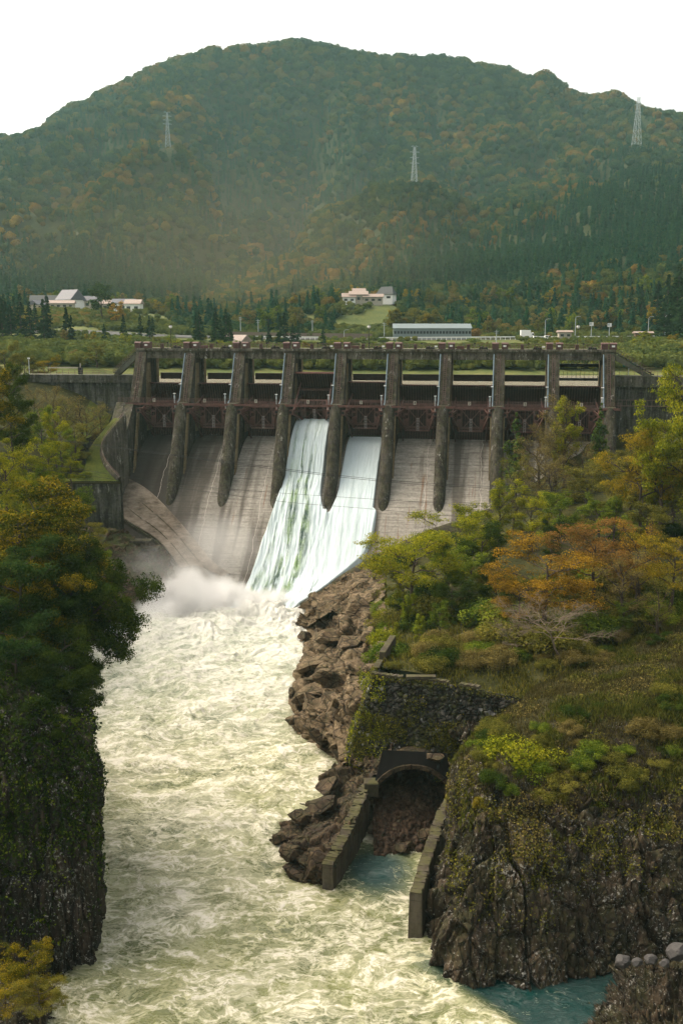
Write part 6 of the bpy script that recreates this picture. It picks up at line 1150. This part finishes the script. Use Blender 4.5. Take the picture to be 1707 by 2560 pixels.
# ------------------------------------------------------------------ trees and bushes of the gorge
def gz(x, y):
    if x > 0: return float(rbz(x, y)[0]) if y > 116 else promZ(x, y)
    return leftZ(x, y) if y < 122 else float(lbz(x, y)[0])
def tree_px(name, kind, leaf, px, py_top, Y, H=None, wd=1., label='', cat='tree', group=None, zb=None, **kw):
    """stand a tree whose top reaches pixel (px, py_top) at distance Y"""
    p = aty(px, py_top, Y); z0 = gz(p[0], Y) if zb is None else zb
    if H is None: H = max(2.5, p[2]-z0)
    else: z0 = p[2]-H
    return plant(name, kind, (p[0], Y, z0-.3), H, wd, leaf, label, cat, group, **kw)
T_R = [ # right bank, far to near
 ('pine_tree', 'pine', 'pine', 1290, 1030, 206, None, .9, 'bushy green pine in front of the gate number 2 pier'),
 ('broadleaf_tree', 'sparse', 'brown', 1395, 985, 206, None, 1.0, 'thin brown-green tree whose top reaches the catwalk below gate 1'),
 ('broadleaf_tree', 'tall', 'ygreen', 1418, 992, 204, None, .7, 'slender yellow-green tree just right of the thin brown one'),
 ('pine_tree', 'pine', 'pine', 1503, 1005, 205, None, .75, 'slim pine before the right end pier'),
 ('broadleaf_tree', 'sparse', 'brown', 1350, 1060, 200, None, 1.1, 'leafless-looking brown tree left of the slender yellow-green tree'),
 ('broadleaf_tree', 'sparse', 'olive', 1580, 1070, 208, None, 1.1, 'sparse olive tree below the right abutment wall'),
 ('broadleaf_tree', 'sparse', 'brown', 1460, 1090, 200, None, 1.2, 'twiggy brown tree between the two pines'),
 ('broadleaf_tree', 'round', 'olive', 1550, 1120, 196, None, 1.1, 'olive round tree under the abutment wall'),
 ('broadleaf_tree', 'layered', 'ygreen', 1745, 915, 158, None, .5, 'tall yellow-green tree reaching up at the right edge'),
 ('broadleaf_tree', 'round', 'ygreen', 1665, 1000, 160, None, .7, 'bright yellow-green tree below the right edge tree'),
 ('broadleaf_tree', 'layered', 'yellow', 1610, 1065, 163, None, .6, 'small yellow branchy tree at the left of the right edge trees'),
 ('broadleaf_tree', 'round', 'olive', 1640, 1110, 165, None, 1.1, 'olive tree behind the yellow branchy tree'),
 ('broadleaf_tree', 'sparse', 'olive', 1290, 1130, 190, None, 1.2, 'brownish tree at the left border of the right bank wood'),
 ('broadleaf_tree', 'sparse', 'brown', 1380, 1120, 188, None, 1.3, 'brown twiggy tree in the middle of the right bank wood'),
 ('broadleaf_tree', 'round', 'olive', 1470, 1150, 184, None, 1.2, 'rounded olive tree in the middle of the right bank wood'),
 ('broadleaf_tree', 'layered', 'olive', 1580, 1150, 178, None, 1.2, 'wide olive tree of the right bank wood'),
 ('broadleaf_tree', 'round', 'olive', 1690, 1130, 170, None, 1.1, 'dark olive tree at the right edge behind the orange one'),
 ('broadleaf_tree', 'tall', 'ygreen', 1250, 1195, 178, None, .9, 'yellow-green tree whose top touches the last visible spillway bay'),
 ('broadleaf_tree', 'round', 'ygreen', 1330, 1200, 176, None, .9, 'yellow-green tree second from the spillway'),
 ('broadleaf_tree', 'round', 'green', 1400, 1225, 168, None, 1.0, 'light green tree in the centre of the right bank wood'),
 ('broadleaf_tree', 'round', 'green', 1500, 1225, 166, None, 1.1, 'green round tree behind the orange tree'),
 ('broadleaf_tree', 'tall', 'green', 1540, 1225, 163, None, .8, 'pale green pointed tree behind the orange tree'),
 ('broadleaf_tree', 'tall', 'dark', 1380, 1290, 160, None, .9, 'dark green tree hidden among the light ones'),
 ('broadleaf_tree', 'round', 'olive', 1620, 1240, 155, None, 1.1, 'olive tree above the russet crown'),
 ('broadleaf_tree', 'round', 'ygreen', 1175, 1255, 168, None, .9, 'yellow-green tree leaning over the chute'),
 ('broadleaf_tree', 'layered', 'ygreen', 1120, 1270, 160, None, .9, 'spreading yellow-green tree over the lower chute'),
 ('broadleaf_tree', 'round', 'dark', 1205, 1290, 155, None, 1.1, 'dark green tree right of the spreading yellow-green one'),
 ('broadleaf_tree', 'layered', 'ygreen', 1035, 1308, 148, None, .95, 'spreading yellow-green tree with the farthest left top of the right bank'),
 ('broadleaf_tree', 'round', 'green', 1110, 1330, 150, None, 1.0, 'green tree behind the spreading left top'),
 ('broadleaf_tree', 'round', 'green', 1180, 1380, 146, None, 1.1, 'mid green tree in the shade of the right bank'),
 ('broadleaf_tree', 'round', 'ygreen', 1010, 1400, 150, None, .8, 'yellow-green tree right above the brown rocks'),
 ('broadleaf_tree', 'round', 'dark', 1240, 1400, 142, None, 1.1, 'dark tree left of the orange tree'),
 ('broadleaf_tree', 'dense', 'dark', 1130, 1440, 140, None, .9, 'dark dense tree behind the bamboo'),
 ('bamboo_clump', 'bamboo', 'bamboo', 1020, 1480, 143, None, .9, 'bright yellow-green bamboo clump above the rocks'),
 ('bamboo_clump', 'bamboo', 'bamboo', 1050, 1530, 136, None, 1.0, 'bright bamboo clump nearest to the parapet stub'),
 ('bamboo_clump', 'bamboo', 'ygreen', 990, 1560, 140, None, .8, 'low bamboo clump hanging over the brown rocks'),
 ('broadleaf_tree', 'round', 'green', 1100, 1500, 134, None, .9, 'green bush-like tree right of the bamboo'),
 ('broadleaf_tree', 'round', 'dark', 1180, 1520, 132, None, 1., 'dark green tree over the shaded terrace'),
 ('broadleaf_tree', 'layered', 'orange', 1370, 1345, 131, None, 1.15, 'large orange autumn tree in the middle of the right bank'),
 ('broadleaf_tree', 'layered', 'orange', 1300, 1430, 128, None, .8, 'lower orange autumn tree left of the large one'),
 ('broadleaf_tree', 'layered', 'russet', 1490, 1290, 137, None, .95, 'russet red tree behind the large orange one'),
 ('broadleaf_tree', 'sparse', 'orange', 1600, 1300, 135, None, 1.3, 'thin orange tree near the right edge'),
 ('broadleaf_tree', 'layered', 'yellow', 1690, 1325, 130, None, .9, 'golden tree with dark branches at the right edge'),
 ('broadleaf_tree', 'sparse', 'brown', 1560, 1370, 128, None, 1.3, 'bare twiggy brown tree right of the large orange tree'),
 ('broadleaf_tree', 'round', 'olive', 1440, 1430, 133, None, 1.1, 'olive tree behind the bare tree'),
 ('broadleaf_tree', 'sparse', 'olive', 1650, 1450, 124, None, 1.3, 'grey-green sparse tree at the right edge above the grass'),
 ('broadleaf_tree', 'round', 'green', 1560, 1500, 126, None, 1., 'green tree right of the bare tree'),
 ('broadleaf_tree', 'dense', 'dark', 1650, 1570, 119, None, 1.0, 'dark green bushy tree at the right edge of the grass slope'),
 ('broadleaf_tree', 'dense', 'teal', 1740, 1540, 116, None, 1.0, 'blue-green tree cut off by the right edge'),
 ('broadleaf_tree', 'round', 'dark', 1290, 1540, 130, None, .9, 'shaded dark tree left of the bare tree'),
 ('bare_tree', 'bare', None, 1405, 1492, 119, None, 1.0, 'leafless pale tree with spreading branches above the grass'),
 ('bare_tree', 'bare', None, 1300, 1560, 121, None, .8, 'smaller leafless tree leaning left above the masonry wall'),
]
for nm, kd, lf, px, py, Y, H, wd, lb in T_R: tree_px(nm, kd, lf, px, py, Y, H, wd, lb)
T_L = [
 ('broadleaf_tree', 'sparse', 'brown', 200, 985, 214, None, 1.2, 'brown-olive thin tree below the left abutment wall'), ('broadleaf_tree', 'sparse', 'brown', 130, 960, 212, None, 1.2, 'thin brown tree nearest the left abutment wall'), ('broadleaf_tree', 'sparse', 'olive', 250, 1000, 220, 8, 1.2, 'small sparse tree beside the left end pier'),
 ('broadleaf_tree', 'round', 'yellow', 120, 885, 262, 8, 1.2, 'yellow-green round tree behind the left abutment wall'), ('broadleaf_tree', 'round', 'olive', 60, 880, 262, 9, 1.2, 'olive round tree behind the left end of the wall'), ('broadleaf_tree', 'round', 'olive', 240, 850, 290, 7, 1.4, 'olive domed tree behind the abutment railing'), ('broadleaf_tree', 'round', 'olive', 10, 850, 240, 12, .9, 'olive tree at the left edge above the dark tree'),
 ('broadleaf_tree', 'round', 'green', 100, 1010, 185, 11, .8, 'green round tree on the upper left bank'), ('broadleaf_tree', 'round', 'ygreen', 135, 1015, 178, 10, .7, 'yellow-green round tree on the upper left bank'), ('broadleaf_tree', 'round', 'ygreen', 50, 1060, 160, 11, .8, 'bright yellow-green tree at the upper left edge'), ('broadleaf_tree', 'round', 'ygreen', 120, 1100, 165, 10, .8, 'yellow-green tree just above the dark retaining wall'),
 ('broadleaf_tree', 'dense', 'dark', 20, 905, 150, 13, .6, 'dark tree at the upper left edge'), ('broadleaf_tree', 'round', 'goldtop', -20, 900, 140, 12, .8, 'yellowing tree cut by the upper left edge'),
 ('broadleaf_tree', 'round', 'green', 90, 1160, 150, 9, .9, 'green tree in the misty left gap'), ('broadleaf_tree', 'round', 'ygreen', 10, 1110, 140, 12, .9, 'yellow-green tree under the dark upper left tree'), ('broadleaf_tree', 'round', 'green', 190, 1210, 160, 9, 1.0, 'pale green bushy tree below the dark retaining wall'), ('broadleaf_tree', 'round', 'olive', 225, 1290, 165, 8, 1.1, 'olive bushy tree on the misty slope'), ('broadleaf_tree', 'round', 'green', 250, 1370, 158, 7, 1.1, 'green bushy tree at the lower misty slope'),
 ('broadleaf_tree', 'dense', 'goldtop', 40, 1215, 108, 18, 1.0, 'big dark tree with a gold-tinged top at the left edge'), ('broadleaf_tree', 'dense', 'goldtop', 110, 1270, 107, 16, .8, 'big gold-tinged tree leaning towards the river'), ('broadleaf_tree', 'layered', 'goldtop', 60, 1235, 112, 12, .9, 'gold-topped spreading tree behind the big dark ones'),
 ('broadleaf_tree', 'dense', 'dark', 170, 1345, 104, 11, .8, 'dark tree overhanging the foaming water'),
 ('broadleaf_tree', 'dense', 'teal', 40, 1345, 98, 12, .9, 'blue-green dense tree at the left edge'), ('broadleaf_tree', 'dense', 'dark', 120, 1430, 99, 12, .9, 'dark dense tree in the middle of the left mass'), ('broadleaf_tree', 'dense', 'teal', 30, 1530, 92, 11, .9, 'second blue-green dense tree at the left edge'),
 ('broadleaf_tree', 'dense', 'dark', 130, 1580, 92, 9, .9, 'dark tree above the ivy-clad cliff'), ('broadleaf_tree', 'dense', 'dark', 175, 1640, 91, 6.5, .85, 'dark tree at the rim of the left cliff'), ('broadleaf_tree', 'dense', 'dark', 60, 1700, 87, 8, .9, 'dark tree low on the left cliff edge'), ('broadleaf_tree', 'dense', 'green', 165, 1770, 88, 4.5, .8, 'lighter green tree hanging at the cliff rim'), ('broadleaf_tree', 'dense', 'dark', 115, 1790, 86, 6, .9, 'dark foliage tree hugging the left cliff'),
 ('broadleaf_tree', 'dense', 'dark', 15, 1830, 84, 6, .9, 'dark tree at the left edge over the cliff face')]
for nm, kd, lf, px, py, Y, H, wd, lb in T_L: tree_px(nm, kd, lf, px, py, Y, H, wd, lb)
for px, py, Y, H, wd, lf, kd, lb in ((60, 2365, 68, 4.6, 1., 'goldtop', 'dense', 'golden-green bushy tree at the foot of the left cliff'), (10, 2420, 66, 4.5, 1., 'yellow', 'layered', 'yellowish tree in the bottom left corner'), (95, 2440, 65, 3.6, .9, 'olive', 'layered', 'olive branching bush in front of the golden tree')):
    tree_px('broadleaf_tree', kd, lf, px, py, Y, H, wd, lb)
# ground under the corner bushes
P = loft([[Z(-100, 2700, 3.), Z(60, 2650, 2.), Z(140, 2560, -1.)], [Yp(-150, 2520, 69), Yp(20, 2540, 69), Yp(120, 2500, 73)], [Yp(-200, 2400, 76), Yp(20, 2440, 77), Yp(140, 2470, 78)]], 60, 60)
displaced('rock_slope', P, 60, 60, M['basalt_l'], .4, .8, 88, label='dark rock shelf in the bottom left corner', cat='rock')
rr = random.Random(77)
for i in range(46):
    px = rr.uniform(985, 1560); Y = rr.uniform(117.5, 130); x = aty(px, 1600, Y)[0]; z = gz(x, Y); lf = rr.choice(['dark', 'olive', 'olive', 'green', 'brown'])
    plant('shrub', 'bush', (x, Y, z-.2), rr.uniform(.9, 2.3), rr.uniform(.9, 1.4), lf, 'low %s bush on the terrace behind the masonry wall' % {'dark': 'dark green', 'olive': 'olive', 'green': 'green', 'brown': 'brownish'}[lf], 'shrub', 'low bushes on the terrace '+lf)
for i, (px, py, Y, H, kd, lf, lb) in enumerate(((30, 1000, 175, 10, 'round', 'olive', 'olive round tree at the upper left edge below the wall'), (85, 960, 205, 9, 'sparse', 'brown', 'brown sparse tree just under the left abutment wall'), (165, 990, 205, 8, 'sparse', 'olive', 'sparse olive tree on the lawn side of the left bank'), (185, 1040, 200, 8, 'round', 'olive', 'olive round tree at the border of the lawn'), (150, 1060, 190, 8, 'round', 'green', 'green round tree near the border of the lawn'), (175, 1120, 185, 7, 'round', 'ygreen', 'yellow-green tree above the dark retaining wall top'), (120, 1180, 165, 8, 'round', 'green', 'green tree in front of the dark retaining wall'), (215, 1010, 212, 6, 'sparse', 'brown', 'small bare brown tree near the lawn'), (60, 1180, 150, 9, 'round', 'ygreen', 'yellow-green tree over the gold-tinged crowns'))):
    tree_px('broadleaf_tree', kd, lf, px, py, Y, H, 1., lb)
for i in range(44):
    px = rr.uniform(1180, 1720); py = rr.uniform(1760, 2030); Yb = float(np.interp(py, [1760, 1900, 2030], [103, 93, 87])); x, _, z0 = aty(px, py, Yb); z = promZ(x, Yb); lf = rr.choice(['olive', 'brown', 'dark', 'green', 'olive'])
    plant('shrub', 'bush', (x, Yb, z-.15), rr.uniform(.6, 1.5), rr.uniform(1., 1.6), lf, 'small %s bush scattered over the right grass slope' % {'dark': 'dark green', 'olive': 'olive', 'green': 'green', 'brown': 'brown'}[lf], 'shrub', 'small bushes on the right grass slope '+lf)
for i in range(18):
    f = i/17; px = 968+rr.uniform(-8, 26); py = 1395+f*240; Yb = float(np.interp(py, [1400, 1460, 1520, 1580, 1640], [198, 178, 160, 143, 124]))
    x, _, z = aty(px, py+12, Yb); lf = rr.choice(['ygreen', 'green', 'olive']); plant('shrub', 'bush', (x, Yb-1, z-1.), rr.uniform(2., 3.4), rr.uniform(.9, 1.2), lf, '%s shrub fringing the brown rocks by the chute' % {'ygreen': 'yellow-green', 'olive': 'olive', 'green': 'green'}[lf], 'shrub', 'shrubs along the top of the brown rocks '+lf)
# shrubs
rr = random.Random(21)
SH = [(1240, 1885, 93, 2.9, 'ygreen', 'bright yellow-green shrub on the cliff shoulder, left of two'), (1325, 1880, 93, 3.4, 'ygreen', 'bright yellow-green shrub on the cliff shoulder, right of two'), (1300, 1930, 91, 2.4, 'green', 'green shrub just below the two bright ones'), (1195, 2005, 86.5, .9, 'yellow', 'tiny yellow bush clinging to the cliff face'), (1420, 1900, 93, 1.8, 'olive', 'small olive shrub on the grass slope'), (1370, 1990, 88, 1.6, 'olive', 'olive tuft at the cliff top'), (1480, 2000, 90, 1.7, 'green', 'green shrub at the cliff top in the middle')]
for px, py, Y, h, lf, lb in SH:
    x, _, z = aty(px, py, Y); plant('shrub', 'bush', (x, Y, z-h*.55), h, 1., lf, lb, 'shrub')
for i in range(12):
    px = rr.uniform(205, 290); Yb = rr.uniform(204.5, 218); x = Yp(px, 1203, Yb)[0]; z = float(np.interp(Yb, [203, 222], [24.1, 36])); x = float(np.interp(Yb, [203, 208, 213, 222], [-49, -51, -52, -51]))-rr.uniform(1, 4.5); lf = rr.choice(['olive', 'green', 'ygreen'])
    plant('shrub', 'bush', (x, Yb, z-.4), rr.uniform(1., 1.8), 1.2, lf, '%s bush on the lawn strip beside the left end pier' % {'ygreen': 'yellow-green', 'olive': 'olive', 'green': 'green'}[lf], 'shrub', 'bushes on the lawn strip '+lf)
# ivy on the left cliff, weeds on wall and cliff, grass: uncountable ground cover as one mesh each
def cover(name, pts, nrm, size, mat, label, cat, blade=False, seed=1, k=1):
    r = np.random.default_rng(seed); n = len(pts)
    if blade:
        az = r.uniform(0, 2*pi, n); w_ = size*.10*r.uniform(.6, 1.5, n); h = size*r.uniform(.5, 1.3, n); ln_ = r.uniform(.15, .7, n)*h; a2 = r.uniform(0, 2*pi, n)
        U = np.stack([np.cos(az)*w_, np.sin(az)*w_, 0*w_], 1); Tp = pts+np.stack([np.cos(a2)*ln_, np.sin(a2)*ln_, h], 1); Md = pts+np.stack([np.cos(a2)*ln_*.25, np.sin(a2)*ln_*.25, h*.6], 1)
        V = np.stack([pts-U, pts+U, Md+U*.7, Tp, Md-U*.7], 1).reshape(-1, 3); F = np.arange(5*n).reshape(n, 5); T = r.uniform(0, 1, n)
    else:
        V, F, T = leaf_quads(pts, unit(nrm+r.normal(size=(n, 3))*.5), size, r, np.clip(.5+.28*r.normal(size=n), 0, 1))
    o = link(name, npmesh(name, V, F, mat, attrs={'tone': ('FACE', T)})); return tag(o, label, cat, kind='stuff')
def surf_pts(ob, n, seed, cond):
    me = ob.data; V = np.empty(len(me.vertices)*3); me.vertices.foreach_get('co', V); V = V.reshape(-1, 3); m = len(me.polygons); N = np.empty(m*3); me.polygons.foreach_get('normal', N); N = N.reshape(-1, 3); C = np.empty(m*3); me.polygons.foreach_get('center', C); C = C.reshape(-1, 3); A = np.empty(m); me.polygons.foreach_get('area', A)
    c = cond(C, N); A = A*c; r = np.random.default_rng(seed); i = r.choice(m, n, p=A/A.sum()); return C[i]+r.normal(size=(n, 3))*.12, N[i]
cr_ = [o for o in bpy.data.objects if o.name.startswith('cliff')]; RC = rc; LC = [o for o in cr_ if o is not rc][0]
nmask = lambda C, s, a, b, sc=.35: sstep(a, b, fbm(C*sc, 4, s))
def camside(N, C): s = np.sign((N*(np.array([0, 0, 55])-C)).sum(1))[:, None]; return N*s
p, n = surf_pts(LC, 80000, 1, lambda C, N: (C[:, 2] > 3)*(nmask(C, 12, -.12, .2)*sstep(3, 10, C[:, 2])+sstep(10, 15, C[:, 2])))
n = camside(n, p); cover('ivy', p+n*.25, n, .30, L_['dark'], 'dark green ivy covering the upper left cliff', 'ivy', seed=2)
p, n = surf_pts(LC, 9000, 3, lambda C, N: (C[:, 2] > 3)*nmask(C, 22, .15, .35, .6)); n = camside(n, p); cover('creeper', p+n*.3, n, .26, L_['green'], 'lighter green creeper patches on the left cliff', 'creeper', seed=4)
gm = lambda C, N: (C[:, 2] > 9.5)*sstep(9.5, 13.5, C[:, 2]+fbm(C*.3, 3, 9)*3)*(.35+.65*nmask(C, 14, -.2, .2, .25))
p, n = surf_pts(RC, 90000, 5, gm); cover('grass', p, n, .34, L_['drygrass'], 'dry olive grass on the right cliff shoulder', 'grass', True, 6)
p, n = surf_pts(RC, 26000, 7, lambda C, N: gm(C, N)*nmask(C, 15, .0, .3, .3)); cover('grass', p, n, .55, L_['drygreen'], 'taller green grass tufts on the right slope', 'grass', True, 8)
p, n = surf_pts(RC, 30000, 9, lambda C, N: (C[:, 2] > 3)*nmask(C, 16, .02, .3, .4)*sstep(3, 9, C[:, 2])); n = camside(n, p); cover('weeds', p+n*.15, n, .24, L_['olive'], 'olive weeds growing on the right cliff face', 'weeds', seed=10)
p, n = surf_pts(RC, 12000, 31, lambda C, N: (C[:, 2] > 9)*nmask(C, 17, .1, .35, .3)); n = camside(n, p); cover('weeds', p+n*.2, n, .24, L_['brown'], 'withered brown weeds among the grass on the right', 'weeds', seed=32)
MW = [o for o in bpy.data.objects if o.name.startswith('masonry')][0]
p, n = surf_pts(MW, 9000, 11, lambda C, N: nmask(C, 18, .0, .3, .35)*sstep(14.6, 9, C[:, 2])+.6*(C[:, 2] > 14.2)); n = camside(n, p); cover('weeds', p+n*.2, n, .22, L_['olive'], 'weeds rooted in the masonry wall joints', 'weeds', seed=12)
p, n = surf_pts(MW, 5000, 13, lambda C, N: (C[:, 0] < 5.2)*nmask(C, 19, -.1, .2, .4)); n = camside(n, p); cover('weeds', p+n*.2, n, .22, L_['ygreen'], 'yellow-green weeds on the curved corner of the masonry wall', 'weeds', seed=14)
BK = [o for o in bpy.data.objects if o.name.startswith('bank') and o.data.vertices[0].co.x > 0][0]
p, n = surf_pts(BK, 60000, 15, lambda C, N: (C[:, 1] < 150)*(C[:, 0] < 75)*(.25+nmask(C, 20, -.2, .2, .3))); cover('undergrowth', p+np.array([0, 0, .1]), n, .5, L_['olive'], 'shaded undergrowth on the terrace behind the masonry wall', 'undergrowth', True, 16)
BK2 = [o for o in bpy.data.objects if o.name.startswith('bank') and o.data.vertices[0].co.x < 0][0]
p, n = surf_pts(BK2, 30000, 17, lambda C, N: (C[:, 1] > 128)*(C[:, 1] < 200)*(C[:, 0] > -90)*1.); cover('undergrowth', p+np.array([0, 0, .3]), n, .6, L_['olive'], 'olive undergrowth on the misty left slope', 'undergrowth', False, 18)
for bx, by, bz, H, wd, tl, az, lf, lb in ((-32, 104, 20, 14.5, .8, 47, 0, 'dark', 'dark crown reaching farthest out over the river foam'), (-35, 107, 17, 13, .7, 60, .1, 'dark', 'dark drooping crown hanging lowest over the river foam'), (-34, 100, 22, 12, .7, 35, -.1, 'goldtop', 'leaning dark tree with a few golden leaves over the river'), (-29.5, 94, 17, 8, .7, 50, -.2, 'dark', 'short dark tree leaning out from the cliff rim')):
    plant('broadleaf_tree', 'dense', (bx, by, bz), H, wd, lf, lb, 'tree', tilt=(R(tl), az))
rr = random.Random(5)
for i in range(34):   # bushes filling the woods on the right bank
    px = rr.uniform(985, 1700); Y = rr.uniform(122, 200); x = aty(px, 1500, Y)[0]; z = gz(x, Y); lf = rr.choice(['olive', 'dark', 'green', 'olive']); plant('shrub', 'bush', (x, Y, z-.3), rr.uniform(2.2, 4.2), 1.2, lf, {'olive': 'olive bush', 'dark': 'dark green bush', 'green': 'green bush'}[lf]+' filling the wood on the right bank', 'shrub', 'bushes in the right bank wood '+lf)
for i in range(16):
    Y = rr.uniform(135, 198); x = -46-rr.uniform(0, 14); z = gz(x, Y); lf = rr.choice(['olive', 'green']); plant('shrub', 'bush', (x, Y, z-.3), rr.uniform(2., 3.6), 1.2, lf, lf+' bush on the misty slope below the left retaining wall', 'shrub', 'bushes on the left slope '+lf)
